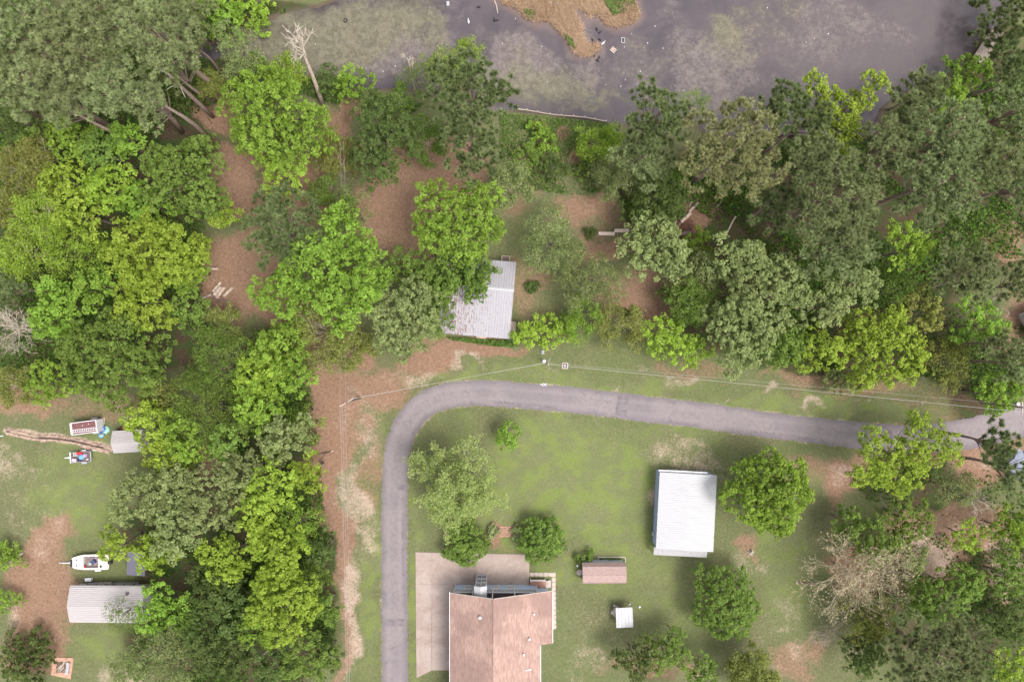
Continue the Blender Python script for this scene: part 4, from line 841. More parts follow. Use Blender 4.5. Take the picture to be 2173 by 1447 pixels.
ROOFG = metal('galvanised_roof_metal', (.335, .33, .34), 0, (.5, 5, 1), grime=.3)
ROOFC = metal('cream_roof_metal', (.385, .35, .345), .6, (.4, 6, 1), (.62, .70))
ROOFD = metal('dark_slate_roof_metal', (.115, .11, .145), 0, (5, .5, 1))
ROOFN = metal('new_white_roof_metal', (.40, .39, .40), 0, (5, .5, 1), grime=.08)
SIDB = plain('blue_siding', (.50, .60, .78), .6, .12, 3, stretch=(.3, .3, 8)); SIDD = plain('shaded_blue_siding', (.13, .14, .24), .6, .2, 2)  # the darker siding has the recessed balcony's shade put into its blue
PALEB = plain('pale_blue_metal', (.52, .57, .62), .45, .08, 2)
t = NT('brown_shingles')
n = t.noise(.9, 5, .8, stretch=(5, .8, 1)); n2 = t.noise(.16, 4, .6); n3 = t.noise(2.0, 3, .7, stretch=(4, .8, 1))
c = t.mix(t.ramp(n, .3, .7), (.235, .150, .125), (.410, .276, .228)); c = t.mix(t.ramp(n2, .42, .62, 0, .6), c, (.190, .122, .105)); c = t.mix(t.ramp(n3, .55, .75, 0, .4), c, (.36, .26, .22))
t.bump(n, .4, .04); SHING = t.done(c, .9, .2)
t = NT('pink_shed_shingles'); n = t.noise(1.0, 4, .7, stretch=(2, 7, 1)); SHED = t.done(t.mix(t.ramp(n, .3, .7), (.27, .185, .165), (.37, .265, .24)), .9, .2)
t = NT('stained_concrete'); n = t.noise(.30, 5, .6, dist=1.0); n2 = t.noise(2.2, 5, .7); n3 = t.noise(.9, 4, .6, dist=2)
c = t.mix(t.ramp(n, .3, .7), (.275, .205, .175), (.355, .285, .250)); c = t.mix(t.ramp(n2, .4, .7, 0, .35), c, (.43, .36, .325)); c = t.mix(t.ramp(n3, .6, .75, 0, .4), c, (.24, .15, .12))
DRIVE = t.done(c, .92, .2)

# cabin with the rusted white roof
cab = empty('cabin', G(1011.7, 631.5, 2.8).xy.to_3d(), radians(-4.8), 'small cabin with rust-streaked white metal gable roof under overhanging trees', 'cabin')
W, Dp, zn, zs, zr = 12.05, 12.75, 2.9, 2.55, 4.5; yn, ys = Dp / 2, -Dp / 2; yr = yn - .37 * Dp
fixn(extrude([(ys + .4, 0), (yn - .4, 0), (yn - .4, zn - .05), (yr, zr - .2), (ys + .4, zs - .05)], -W / 2 + .35, W / 2 - .35).build('wall', plain('cream_wall', (.42, .38, .34), .8, .1), cab))
rf = fixn(extrude([(ys, zs - .06), (yr, zr - .06), (yn, zn - .06), (yn, zn), (yr, zr), (ys, zs)], -W / 2, W / 2).build('roof', WOOD, cab))
roof_plane(rf, (-W / 2, ys, zs), (W / 2, ys, zs), (-W / 2, yr, zr), .88, 2, .05, ROOFW)
roof_plane(rf, (W / 2, yn, zn), (-W / 2, yn, zn), (W / 2, yr, zr), .88, 2, .05, ROOFW)
fixn(extrude([(yr - .28, zr + .02), (yr, zr + .15), (yr + .28, zr - .03), (yr + .28, zr - .06), (yr, zr + .11), (yr - .28, zr - .01)], -W / 2 - .05, W / 2 + .05).build('ridge_cap', ROOFN, rf))
st = empty('side_steps', (W / 2 + .35, -4.2, 0)); st.parent = cab
MB().box((0, 0, .55), (1.0, 1.6, .1)).build('landing', WOOD, st)
for k in range(6): MB().box((-.42 + k * .17, 0, .625), (.14, 1.6, .04)).build('plank', WOOD, st)
for y in (-.75, .75): MB().box((.42, y, .3), (.1, .1, 1.2)).build('post', WOOD, st)
st = empty('front_steps', (1.2, ys - .1, 0)); st.parent = cab
for k, (y, z) in enumerate(((.0, .5), (-.35, .32), (-.7, .15))): MB().box((0, y, z - .06), (1.35 if k else 1.7, .33, .12)).build('tread', plain('pinkish_step_wood', (.46, .34, .28), .85), st)
st = empty('back_porch', (4.2, yn + .3, 0)); st.parent = cab
MB().box((0, .2, .4), (1.3, 1.1, .08)).build('landing', DKWOOD, st)
for a, b in (((-.65, -.3), (-.65, .75)), ((-.65, .75), (.65, .75)), ((.65, .75), (.65, -.3))): MB().tube([(*a, 1.3), (*b, 1.3)], .06, 5).build('rail', WOOD, st)
for a in ((-.65, .75), (.65, .75)): MB().box((*a, .65), (.1, .1, 1.3)).build('post', WOOD, st)

# workshop
wk = empty('workshop', G(1457, 1086.5, 3.6).xy.to_3d(), radians(-2.9), 'white ribbed-metal workshop with blue wall and lean-to beside the round tree', 'workshop')
W, Dp, ze, zr = 9.45, 12.65, 3.5, 3.58
fixn(extrude([(-W / 2 + .12, 0), (W / 2 - .4, 0), (W / 2 - .4, ze - .06), (0, zr - .12), (-W / 2 + .12, ze - .06)], -Dp / 2 + .2, Dp / 2 - .15, 'y').build('wall', plain('blue_painted_metal', (.36, .41, .60), .5, .1, 2), wk))
rf = fixn(extrude([(-W / 2, ze - .06), (0, zr - .06), (W / 2, ze - .06), (W / 2, ze), (0, zr), (-W / 2, ze)], -Dp / 2, Dp / 2, 'y').build('roof', GREY, wk))
roof_plane(rf, (-W / 2, Dp / 2, ze), (-W / 2, -Dp / 2, ze), (0, Dp / 2, zr), .9, 3, .028, ROOFG)
roof_plane(rf, (W / 2, -Dp / 2, ze), (W / 2, Dp / 2, ze), (0, -Dp / 2, zr), .9, 3, .028, ROOFG)
ln = fixn(extrude([(-Dp / 2 - 1.3, 2.35), (-Dp / 2 + .1, 2.75), (-Dp / 2 + .1, 2.7), (-Dp / 2 - 1.3, 2.3)], -W / 2 - .1, W / 2 - .7).build('lean_to_roof', GREY, wk))
roof_plane(ln, (-W / 2 - .1, -Dp / 2 - 1.3, 2.35), (W / 2 - .7, -Dp / 2 - 1.3, 2.35), (-W / 2 - .1, -Dp / 2 + .1, 2.75), .8, 3, .04, metal('dull_roof_metal', (.36, .34, .345), 0, (5, .5, 1)))
for x in (-W / 2, 0, W / 2 - .9): MB().box((x, -Dp / 2 - 1.2, 1.14), (.12, .12, 2.28)).build('post', WOOD, wk)
fixn(extrude([(Dp / 2 + .02, 2.9), (Dp / 2 + .3, 2.85), (Dp / 2 + .3, 2.8), (Dp / 2 + .02, 2.85)], -W / 2 - .05, W / 2 - 1.4).build('door_canopy', WHITE, wk))
MB().box((-1.0, Dp / 2 - .11, 1.35), (3.6, .08, 2.7)).build('garage_door', WHITE, wk)
MB().box((-W / 2 - .1, -Dp / 2 + 1.9, 1.2), (.3, .6, .5)).build('air_conditioner', GREY, wk)

# main house
hs_ = empty('house', G(1049.6, 1340).xy.to_3d(), 0, 'two-storey house with brown shingle roof, blue siding and white balcony railing', 'house')
hx = lambda p: (p - 1049.6) * S
hy = lambda p: -(p - 1340) * S
yN, yR, yS, zE, zR = hy(1240), hy(1234), hy(1535), 5.3, 8.0
MB().box(((hx(967) + hx(1138)) / 2, (yN + yS) / 2, 1.3), (hx(1138) - hx(967), yN - yS, 2.6)).build('wall', SIDB, hs_)
fixn(extrude([(hx(967), 2.75), (hx(1138), 2.75), (hx(1138), zE - .1), (0, zR - .35), (hx(967), zE - .1)], yS, yN - 1.7, 'y').build('upper_wall', SIDD, hs_))
MB().box((hx(1150), hy(1290), 1.8), (1.9, 7.2, 3.6)).build('side_wing_wall', SIDB, hs_)
MB().box(((hx(967) + hx(1138)) / 2, yN - .8, 2.68), (hx(1138) - hx(967) + .1, 1.75, .14)).build('balcony_floor', DKWOOD, hs_)
def slab(name, q, th, mat, parent):
    a = [Vector(p) for p in q]; n = (a[1] - a[0]).cross(a[2] - a[0]).normalized()
    if n.z < 0: n = -n
    m = len(a); return fixn(MB().add([p + n * th / 2 for p in a] + [p - n * th / 2 for p in a], [tuple(range(m)), tuple(range(2 * m - 1, m - 1, -1))] + [(i, m + i, m + (i + 1) % m, (i + 1) % m) for i in range(m)]).build(name, mat, parent))
xw, xe = hx(961), hx(1144); sl_ = (zR - zE) / -xw
rf = slab('roof', [(xw, yR, zE), (0, yR, zR), (0, yS - .4, zR), (xw, yS - .4, zE)], .16, SHING, hs_)
ze2 = zR - sl_ * xe; xx = hx(1169); ye = hy(1340)
slab('roof_slope', [(0.0, yR, zR), (xx, yR, zR - sl_ * xx), (xx, ye, zR - sl_ * xx), (xe, ye, ze2), (xe, yS - .4, ze2), (0.0, yS - .4, zR)], .16, SHING, rf)
MB().tube([(0, yR, zR + .05), (0, yS - .4, zR + .05)], .11, 6).build('ridge_cap', SHING, rf)
fa = MB(); fa.box((xw - .06, (yR + yS) / 2, zE - .06), (.1, yR - yS + .4, .26)); fa.build('fascia', WHITE, rf)
MB().box((xe + .06, (ye + yS) / 2 - .1, ze2 - .06), (.1, ye - yS, .26)).build('fascia', WHITE, rf)
MB().box((xx + .06, (yR + ye) / 2, zR - sl_ * xx - .06), (.1, yR - ye, .26)).build('fascia', WHITE, rf)
for x0, x1, z0, z1 in ((xw, 0, zE, zR), (0, xx, zR, zR - sl_ * xx)):
    L = math.hypot(x1 - x0, z1 - z0); MB().box(((x0 + x1) / 2, yR + .05, (z0 + z1) / 2 - .03), (L, .07, .2), ry=-math.atan2(z1 - z0, x1 - x0)).build('gable_trim', PINK if 0 else plain('beige_trim', (.50, .42, .38), .7, .05), rf)
for px, py, r in ((1019, 1307, .17), (1124, 1360, .13), (1112, 1391, .12), (1134, 1308, .1)):
    z = 7; p = G(px, py, z) - hs_.location; zz = zR - sl_ * abs(p.x); MB().lathe([(r, -.1), (r, .45), (r * 1.4, .46), (r * 1.4, .56), (.02, .6)], (p.x, p.y, zz), 8).build('vent_pipe', WHITE, rf)
MB().box((hx(1112) + .6, hy(1385), zR - sl_ * (hx(1112) + .6) + .16), (1.0, .14, .12), ry=math.atan(sl_)).build('roof_vent', WHITE, rf)
# balcony railing
rl = MB().box(((hx(967) + hx(1138)) / 2, yN, 3.62), (hx(1138) - hx(967), .18, .14)).build('railing', WHITE, hs_)
MB().box(((hx(967) + hx(1138)) / 2, yN, 2.85), (hx(1138) - hx(967), .1, .08)).build('rail', WHITE, rl)
bal = MB().box((0, 0, 0), (.07, .05, .7)).mesh('baluster'); nb = 62
for i in range(nb):
    x = hx(968) + (hx(1137) - hx(968)) * i / (nb - 1)
    if not (hx(1008) < x < hx(1034)): link('baluster', bal, WHITE, rl, (x, yN, 3.24))
for px in (967, 1006, 1047, 1092, 1138): MB().box((hx(px), yN, (2.75 + zR - sl_ * abs(hx(px)) - .25) / 2), (.16, .16, zR - sl_ * abs(hx(px)) - .25 - 2.75)).build('balcony_post', WHITE, hs_)
for px in (967, 1138): MB().box((hx(px), yN + .03, 1.3), (.18, .1, 2.6)).build('corner_board', WHITE, hs_)
for px in (995, 1051, 1084):
    wf = empty('window', (hx(px), yN + .04, 1.5)); wf.parent = hs_
    for dx, dz, sx_, sz_ in ((0, .6, 1.5, .24), (0, -.6, 1.5, .24), (-.65, 0, .2, 1.0), (.65, 0, .2, 1.0)): MB().box((dx, .03, dz), (sx_, .1, sz_)).build('frame', WHITE, wf)
    MB().box((0, 0, 0), (1.12, .05, 1.08)).build('pane', plain('pale_pane', (.46, .43, .42), .25, .1, 2), wf)  # opaque pale grey pane, no curtain behind it
# glazed stair tower at the front
tw = empty('stair_tower', (hx(1023), yN + .86, 0)); tw.parent = hs_
MB().box((0, -.06, 2.9), (1.66, 1.58, 5.8)).build('tower_wall', PALEB, tw)
gt = .78
for r in range(3):
    for c_ in range(2):
        x = -.39 + c_ * .78; z = 1.05 + r * 1.85
        MB().box((x, .77, z), (.66, .05, 1.5)).build('pane', NT('tower_glass').done((.16, .20, .27), .15, .5), tw)
for x in (-.83, 0, .83): MB().box((x, .79, 2.95), (.13 if x else .09, .12, 5.7)).build('frame', WHITE, tw)
for z in (.2, 1.98, 3.83, 5.72): MB().box((0, .8, z), (1.6, .1, .16)).build('frame', WHITE, tw)
for s_ in (-1, 1): slab('tower_roof', [(0, .98, 6.35), (s_ * 1.02, .98, 5.85), (s_ * 1.02, -1.9, 5.85), (0, -1.9, 6.35)], .1, ROOFN, tw)
# side deck
dk = empty('side_deck', (hx(1141), yN + .1, 0)); dk.parent = hs_
for k in range(8): MB().box((0, -.55 + k * .2, .45), (2.6, .185, .08)).build('plank', plain('reddish_deck_wood', (.36, .20, .14), .8, .2, 3), dk)
for x in (-1.25, 1.25): MB().box((x, .95, .55), (.12, .12, 1.1)).build('post', WHITE, dk)
MB().box((0, .95, 1.02), (2.6, .14, .1)).build('rail', WHITE, dk)
for k in range(8): MB().box((-1.1 + k * .31, .95, .7), (.06, .05, .6)).build('baluster', WHITE, dk)
for k in range(3): MB().box((1.5 + k * .3, .1, .38 - k * .12), (.3, 1.2, .1)).build('step', CONC, dk)
MB().box((1.9, .35, .5), (.5, .9, .1)).build('landing', CONC, dk)

# garden shed with gambrel roof
gs = empty('garden_shed', G(1282, 1217, 2.4).xy.to_3d(), radians(.3), 'small shed with pinkish gambrel roof behind the brown-roofed house', 'shed')
prof = [(-1.72, 2.0), (-1.3, 2.75), (0, 3.15), (1.3, 2.75), (1.72, 2.0)]
fixn(extrude([(-1.6, 0), (1.6, 0), (1.6, 2.0), (1.2, 2.65), (0, 3.0), (-1.2, 2.65), (-1.6, 2.0)], -3.4, 3.4).build('wall', plain('pale_blue_shed_wall', (.42, .45, .52), .7, .1), gs))
rf = None
for (y0, z0), (y1, z1) in zip(prof[:-1], prof[1:]):
    o = slab('roof_slope' if rf else 'roof', [(-3.62, y0, z0), (3.62, y0, z0), (3.62, y1, z1), (-3.62, y1, z1)], .07, SHED, rf or gs); rf = rf or o
MB().box((3.43, 0, 1.0), (.06, 1.5, 1.9)).build('door', WHITE, gs)
bd = empty('planting_bed', G(1298, 1187), 0, 'narrow planting bed with pale border behind the pinkish shed', 'bed')
for a, b in (((-2.3, .45), (2.3, .45)), ((2.3, .45), (2.3, -.45)), ((-2.3, -.45), (-2.3, .45))):
    MB().tube([(*a, .06), (*b, .06)], .09, 5).build('border', CONC, bd)
make_tree(1240, 1186, 20, 1.8, 'u', 'mid', 'flowering shrub at the corner of the pinkish shed', seed=901)
tag(MB().lathe([(.46, 0), (.5, .05), (.5, .16), (.44, .2), (.02, .2)], n=20).build('round_stone_table', CONC, loc=G(1229.5, 1213.5)), 'round pale stone slab beside the pinkish shed', 'slab')
tag(MB().lathe([(.16, 0), (.2, .3), (.17, .32), (.02, .34)], n=10).build('bucket', WHITE, loc=G(1225, 1199)), 'small white bucket beside the round stone slab', 'bucket')
# small open shelter
sh = empty('well_shelter', G(1325, 1309.5, 2.2).xy.to_3d(), radians(3), 'little open shelter with bright white seamed metal roof on the lawn', 'shelter')
fr = slab('roof', [(-1.4, -1.7, 2.1), (1.4, -1.7, 2.1), (1.4, 1.7, 2.35), (-1.4, 1.7, 2.35)], .05, WOOD, sh)
roof_plane(fr, (-1.4, -1.7, 2.1), (1.4, -1.7, 2.1), (-1.4, 1.7, 2.35), .56, 1, .05, ROOFN, .05)
for x in (-1.25, 1.25):
    for y in (-1.5, 1.5): MB().box((x, y, 1.02 + (.1 if y > 0 else 0)), (.11, .11, 2.05 + (.2 if y > 0 else 0))).build('post', WOOD, sh)
MB().box((-.9, .2, .35), (1.6, 1.6, .7), rz=.75).build('stone_base', CONC, sh)
for px, py, lab in ((1304, 1284, 'small white rock at the upper left corner of the little open shelter'), (1336, 1281, 'small white rock just above the little open shelter'), (1357, 1287, 'small white rock in the grass right of the little open shelter')):
    tag(MB().lathe([(.12, 0), (.2, .08), (.14, .2), (.02, .24)], n=7).build('white_rock', WHITE, loc=G(px, py)), lab, 'rock', 'white rocks by the open shelter')

# long ribbed shed, small ribbed shed and dark roof on the left
ls = empty('long_shed', G(226.5, 1283, 2.9).xy.to_3d(), radians(-.5), 'long cream ribbed-metal shed beside the boat, rust along its ridge', 'shed')
L, Wd = 12.45, 6.25
fixn(extrude([(-2.5, 0), (2.5, 0), (2.5, 2.4), (0, 3.3), (-2.5, 2.4)], -L / 2 + .15, L / 2 - .15).build('wall', plain('cream_metal_wall', (.45, .42, .40), .5, .1), ls))
rf = fixn(extrude([(-3.1, 2.55), (-3.02, 2.68), (-2.85, 2.74), (0, 3.48), (2.85, 2.74), (3.02, 2.68), (3.1, 2.55), (2.9, 2.5), (0, 3.4), (-2.9, 2.5)], -L / 2, L / 2).build('roof', ROOFC, ls))
roof_plane(rf, (-L / 2, -2.85, 2.76), (-L / 2, 0, 3.49), (L / 2, -2.85, 2.76), .96, 3, .045, ROOFC)
roof_plane(rf, (-L / 2, 0, 3.49), (-L / 2, 2.85, 2.76), (L / 2, 0, 3.49), .96, 3, .045, ROOFC)
MB().lathe([(.14, -.1), (.14, .35), (.26, .4), (.24, .5), (.05, .58)], (3.6, 2.0, 3.0), 10).build('roof_vent', DKWOOD, rf)
ss = empty('small_shed', G(268, 937, 2.6).xy.to_3d(), radians(3), 'small cream ribbed-metal shed half hidden by a lime tree', 'shed')
L, Wd = 5.0, 3.7
fixn(extrude([(-1.75, 0), (1.75, 0), (1.75, 2.1), (0, 2.75), (-1.75, 2.1)], -L / 2 + .1, L / 2 - .1).build('wall', plain('cream_shed_wall', (.45, .42, .40), .5, .1), ss))
rf = fixn(extrude([(-1.85, 2.1), (0, 2.8), (1.85, 2.1), (1.85, 2.06), (0, 2.76), (-1.85, 2.06)], -L / 2, L / 2).build('roof', ROOFC, ss))
roof_plane(rf, (-L / 2, -1.85, 2.1), (-L / 2, 0, 2.8), (L / 2, -1.85, 2.1), .98, 3, .045, ROOFC)
roof_plane(rf, (-L / 2, 0, 2.8), (-L / 2, 1.85, 2.1), (L / 2, 0, 2.8), .98, 3, .045, ROOFC)
ds = empty('dark_shelter', G(289, 1196, 2.1).xy.to_3d(), radians(-4), 'dark slate ribbed roof of a low shelter right of the boat', 'shelter')
fr = slab('roof', [(-1.5, -2, 1.9), (1.5, -2, 1.9), (1.5, 2, 2.2), (-1.5, 2, 2.2)], .05, DKWOOD, ds)
roof_plane(fr, (-1.5, -2, 1.9), (1.5, -2, 1.9), (-1.5, 2, 2.2), 1.5, 6, .04, ROOFD, .05)
for x in (-1.4, 1.4):
    for y in (-1.9, 1.9): MB().box((x, y, .95), (.1, .1, 1.9)).build('post', DKWOOD, ds)
# houses half seen at the right edge
eh = empty('edge_house', G(2232, 690).xy.to_3d(), radians(25), 'red-roofed house mostly hidden behind pines at the right edge', 'house')
MB().box((0, 0, 1.4), (9, 8, 2.8)).build('wall', plain('pale_edge_wall', (.45, .42, .4)), eh)
RT = plain('red_roof', (.27, .10, .075), .85, .2, 1.5)
rf = slab('roof', [(-5, -4.5, 2.8), (5, -4.5, 2.8), (5, 0, 4.2), (-5, 0, 4.2)], .14, RT, eh); slab('roof_slope', [(-5, 0, 4.2), (5, 0, 4.2), (5, 4.5, 2.8), (-5, 4.5, 2.8)], .14, RT, rf)
MB().box((-5.05, 0, 2.9), (.14, 9, .25)).build('fascia', WHITE, eh)
eb = empty('edge_shed', G(2150, 985).xy.to_3d(), radians(-38), 'shed with blue-grey roof under the pine at the right edge', 'shed')
MB().box((0, 0, 1.1), (4.4, 3.4, 2.2)).build('wall', plain('grey_shed_wall', (.3, .29, .3)), eb)
RB = plain('blue_grey_roof', (.20, .215, .27), .7, .15, 1.5)
rf = slab('roof', [(-2.5, -2, 2.2), (2.5, -2, 2.2), (2.5, 0, 3.0), (-2.5, 0, 3.0)], .1, RB, eb); slab('roof_slope', [(-2.5, 0, 3.0), (2.5, 0, 3.0), (2.5, 2, 2.2), (-2.5, 2, 2.2)], .1, RB, rf)

# driveway slabs, walkway stones
def prism_px(pts, z0, z1, name, mat, parent=None, inset=0.0):
    c = np.mean(np.array(pts, float), 0); q = []
    for p in pts:
        v = np.array(p, float) - c; v = v * (1 - inset / max(1, np.linalg.norm(v))); g = G(*(c + v)); q.append((g.x, g.y))
    return fixn(MB().prism(q, z0, z1).build(name, mat, parent))
dv = prism_px([(881.5, 1170.5), (1123.5, 1175.5), (1123.5, 1242), (964, 1242), (964, 1421.5), (917, 1421.5), (884, 1438)], -.2, .045, 'driveway', plain('joint_sand', (.22, .17, .14), .95, .2)); tag(dv, kind='structure')
for q in ([(882, 1171), (916.6, 1172), (916.6, 1238.7), (882.3, 1238.7)], [(882.3, 1239), (916.6, 1239), (915.7, 1330.7), (883, 1330.7)], [(883, 1331), (915.7, 1331), (916, 1421), (884, 1437)],
          [(917, 1172), (958.7, 1173), (958.7, 1238.7), (917, 1238.7)], [(959, 1173), (1006.8, 1174), (1006.8, 1241), (959, 1241)], [(917, 1239), (958.7, 1239), (958.7, 1242), (963, 1242), (963, 1330.7), (917, 1330.7)], [(917, 1331), (963, 1331), (963, 1421), (917, 1421)],
          [(1007.2, 1174), (1064.7, 1175), (1064.7, 1241), (1007.2, 1241)], [(1065, 1175), (1123, 1176), (1123, 1241), (1065, 1241)]):
    prism_px(q, -.1, .085, 'slab', DRIVE, dv)
wkp = tag(prism_px([(1123.5, 1214.5), (1178.5, 1214.5), (1180, 1334), (1172, 1334), (1170.5, 1222.5), (1123.5, 1222.5)], -.2, .03, 'walkway', plain('walkway_bed', (.26, .21, .17), .95, .2)), kind='structure')
rr = random.Random(4); PATHM = plain('pale_path_stone', (.42, .35, .30), .9, .12, 1.5)
def stone(px, py, wx, wy):
    q = []
    for k in range(9):
        a = 2 * pi * k / 9; f = rr.uniform(.9, 1.06); ca, sa = cos(a), sin(a); m = max(abs(ca), abs(sa)) ** .6
        q.append((px + wx / 2 * ca / m * f, py + wy / 2 * sa / m * f))
    prism_px(q, 0, .07 + rr.uniform(-.01, .015), 'stone', PATHM, wkp)
for i in range(5): stone(1128.5 + i * 10, 1218.5, 9.6, 8.6)
for i in range(12): stone(1175 + i * .09, 1219 + i * 10, 9, 9.6)
# planting bed between the round trees
nb_ = empty('brown_bed', G(1072, 1127), 0, 'mulched bed with reddish timber steps between two round dark trees', 'bed')
MB().prism([(-1.2, .9), (1.4, .95), (1.5, -.9), (-1.0, -1.0)], 0, .05).build('mulch', plain('reddish_mulch', (.30, .18, .12), .95, .3, 3), nb_)
for k in range(5): MB().box((.1, .75 - k * .36, .1), (1.9, .16, .14), rz=rr.uniform(-.03, .03)).build('timber', plain('reddish_timber', (.40, .25, .18), .9, .2, 3), nb_)
make_tree(1046, 1130, 15, 1.1, 'u', 'pine', 'grey-brown low shrub on the left of the mulched bed', seed=905)
make_tree(1098, 1130, 15, 1.1, 'u', 'pine', 'grey-brown low shrub on the right of the mulched bed', seed=906)
make_tree(1131, 608, 15, 1.4, 'u', 'dark', 'small dark spiky shrub on the lawn east of the cabin', seed=907)
make_tree(1253, 494, 14, 1.3, 'u', 'dark', 'small dark round shrub at the end of the wooden benches', seed=908)
# ---------------------------------------------------------------- yard things
def wheel(parent, loc, r=.3, wd=.2, name='wheel'):
    o = MB().tube([(0, -wd / 2, 0), (0, wd / 2, 0)], r, 14).build(name, BLACK, parent, loc); MB().tube([(0, -wd / 2 - .01, 0), (0, wd / 2 + .01, 0)], r * .55, 10).build('rim', GREY, o); return o
ct = empty('camper_trailer', G(178, 907, 2.4).xy.to_3d(), radians(7.5), 'white enclosed trailer with maroon roof and a ladder lying on it', 'trailer')
fixn(MB().prism([(-2.3, -.85), (-2.1, -1.03), (2.2, -1.03), (2.2, 1.03), (-2.1, 1.03), (-2.3, .85)], .5, 2.4).build('body', WHITE, ct))
fixn(MB().prism([(-1.98, -.92), (2.08, -.92), (2.08, .92), (-1.98, .92)], 2.38, 2.44).build('roof', MAROON, ct))
for y in (-.97, .97): MB().box((.05, y, 2.43), (4.2, .1, .09)).build('roof_trim', WHITE, ct)
for x in (-2.08, 2.13): MB().box((x, 0, 2.43), (.14 if x > 0 else .3, 1.9, .09)).build('roof_trim', WHITE, ct)
for x, y in ((-.1, .35), (.9, .5)): MB().box((x, y, 2.48), (.12, .12, .1)).build('roof_vent', WHITE, ct)
for s_ in (-1, 1):
    fd = MB().box((.9, s_ * 1.2, .72), (1.1, .32, .07)).build('fender', GREY, ct); wheel(ct, (.9, s_ * 1.15, .33), .32)
MB().box((-2.9, 0, .45), (1.3, .12, .1)).build('tow_bar', GREY, ct)
ld = empty('ladder', ct.location + Vector((.05, -.42, 2.5)), radians(6.5), 'aluminium ladder lying on the maroon trailer roof', 'ladder')
for y in (-.22, .22): MB().box((0, y, 0), (4.3, .07, .09)).build('rail', WHITE, ld)
for k in range(14): MB().box((-2.0 + k * .305, 0, 0), (.06, .4, .05)).build('rung', WHITE, ld)
def item(name, mb, mat, px, py, z, rz, label, cat, group=None, smooth=False):
    g = G(px, py, z); o = mb.build(name, mat, loc=(g.x, g.y, z), rot=(0, 0, rz), smooth=smooth); return tag(o, label, cat, group)
def binbox(l, w_, h): return MB().prism([(-l / 2 + .04, -w_ / 2), (l / 2 - .04, -w_ / 2), (l / 2, -w_ / 2 + .04), (l / 2, w_ / 2 - .04), (l / 2 - .04, w_ / 2), (-l / 2 + .04, w_ / 2), (-l / 2, w_ / 2 - .04), (-l / 2, -w_ / 2 + .04)], 0, h * .86).box((0, 0, h * .93), (l * 1.05, w_ * 1.05, h * .14))
item('storage_bin', binbox(.75, 1.0, 1.1), GREY, 209.5, 897, 0, radians(7), 'upper grey storage bin behind the maroon-roofed trailer', 'bin')
item('storage_bin', binbox(.75, 1.0, 1.1), GREY, 210.5, 909.5, 0, radians(7), 'lower grey storage bin behind the maroon-roofed trailer', 'bin')
def heap(rx, ry, h, seed, n=18):
    r_ = random.Random(seed); mb = MB(); pr = [(1, 0), (.95, .25), (.75, .6), (.45, .85), (.12, 1)]
    mb.lathe([(a, b * h) for a, b in pr], n=n, sx=rx, sy=ry); mb.v = [(x * r_.uniform(.82, 1.12), y * r_.uniform(.82, 1.12), z * r_.uniform(.75, 1.1)) for x, y, z in mb.v]; return mb
item('tarp_heap', heap(.75, .72, .6, 1), MINT, 224.5, 911, 0, .3, 'crumpled mint-green tarp behind the trailer', 'tarp', smooth=True)
item('paddling_pool', MB().lathe([(.46, 0), (.5, .1), (.5, .34), (.4, .36), (.36, .12), (.02, .1)], n=20), BLUE, 218.5, 910.5, .55, 0, 'small round blue tub on the mint tarp', 'tub')
item('jug', MB().lathe([(.12, 0), (.14, .05), (.14, .3), (.05, .4), (.05, .46)], n=10), WHITE, 219, 911, .66, 0, 'white jug standing in the blue tub', 'jug')
item('tarp_heap', heap(.5, .42, .4, 2), SKYB, 215, 923, 0, .3, 'crumpled blue tarp below the mint-green one', 'tarp', smooth=True)
item('sack', heap(.24, .28, .5, 3, 10), TAN, 217.5, 922, 0, 0, 'tan sack on the crumpled blue tarp', 'sack', smooth=True)
item('wooden_board', MB().box((0, 0, .06), (.5, 1.25, .12)).box((0, 0, .14), (.42, .12, .05)), WOOD, 220, 893, 0, radians(-4), 'brown wooden board lying behind the grey bins', 'board')
mw = empty('riding_mower', G(264, 909), radians(20), 'red riding mower with black seat beside the small shed', 'mower')
fixn(MB().prism([(-.35, -.26), (.45, -.24), (.55, -.12), (.55, .12), (.45, .24), (-.35, .26)], .32, .72).build('body', RED, mw)); MB().box((-.42, 0, .72), (.4, .42, .12)).box((-.6, 0, .95), (.1, .42, .4)).build('seat', BLACK, mw)
for x, y, r in ((-.5, .36, .26), (-.5, -.36, .26), (.45, .32, .19), (.45, -.32, .19)): wheel(mw, (x, y, r), r, .14)
MB().tube([(.1, 0, .7), (-.05, 0, 1.0)], .03, 6).lathe([(.16, 0), (.16, .03)], (-.05, 0, 1.0), 12).build('steering_wheel', BLACK, mw)
# utility trailer and its load
ut = empty('utility_trailer', G(171.5, 969.5, .7).xy.to_3d(), radians(4), 'open dark-floored utility trailer loaded with junk on the left lawn', 'trailer')
for k in range(7): MB().box((0, -.72 + k * .24, .6), (3.3, .225, .05)).build('plank', DKWOOD, ut)
for y in (-.86, .86): MB().box((0, y, .74), (3.4, .06, .1)).build('side_rail', GREY, ut)
MB().box((-1.68, 0, .8), (.12, 1.8, .2)).build('front_rail', WHITE, ut); MB().box((1.72, 0, .75), (.14, 1.7, .12)).build('tailgate', GREY, ut)
MB().box((0, 0, .5), (3.3, 1.3, .12)).build('chassis', BLACK, ut)
MB().box((-2.25, 0, .5), (1.2, .12, .1)).box((-2.0, .0, .56), (.5, .3, .06)).build('tow_bar', WHITE, ut)
for s_ in (-1, 1): MB().box((.5, s_ * 1.06, .64), (.9, .26, .05)).build('fender', GREY, ut); wheel(ut, (.5, s_ * 1.02, .3), .3)
item('fuel_box', binbox(.85, .42, .42), RED, 170.5, 961, .65, radians(4), 'red box on the junk-loaded trailer', 'box')
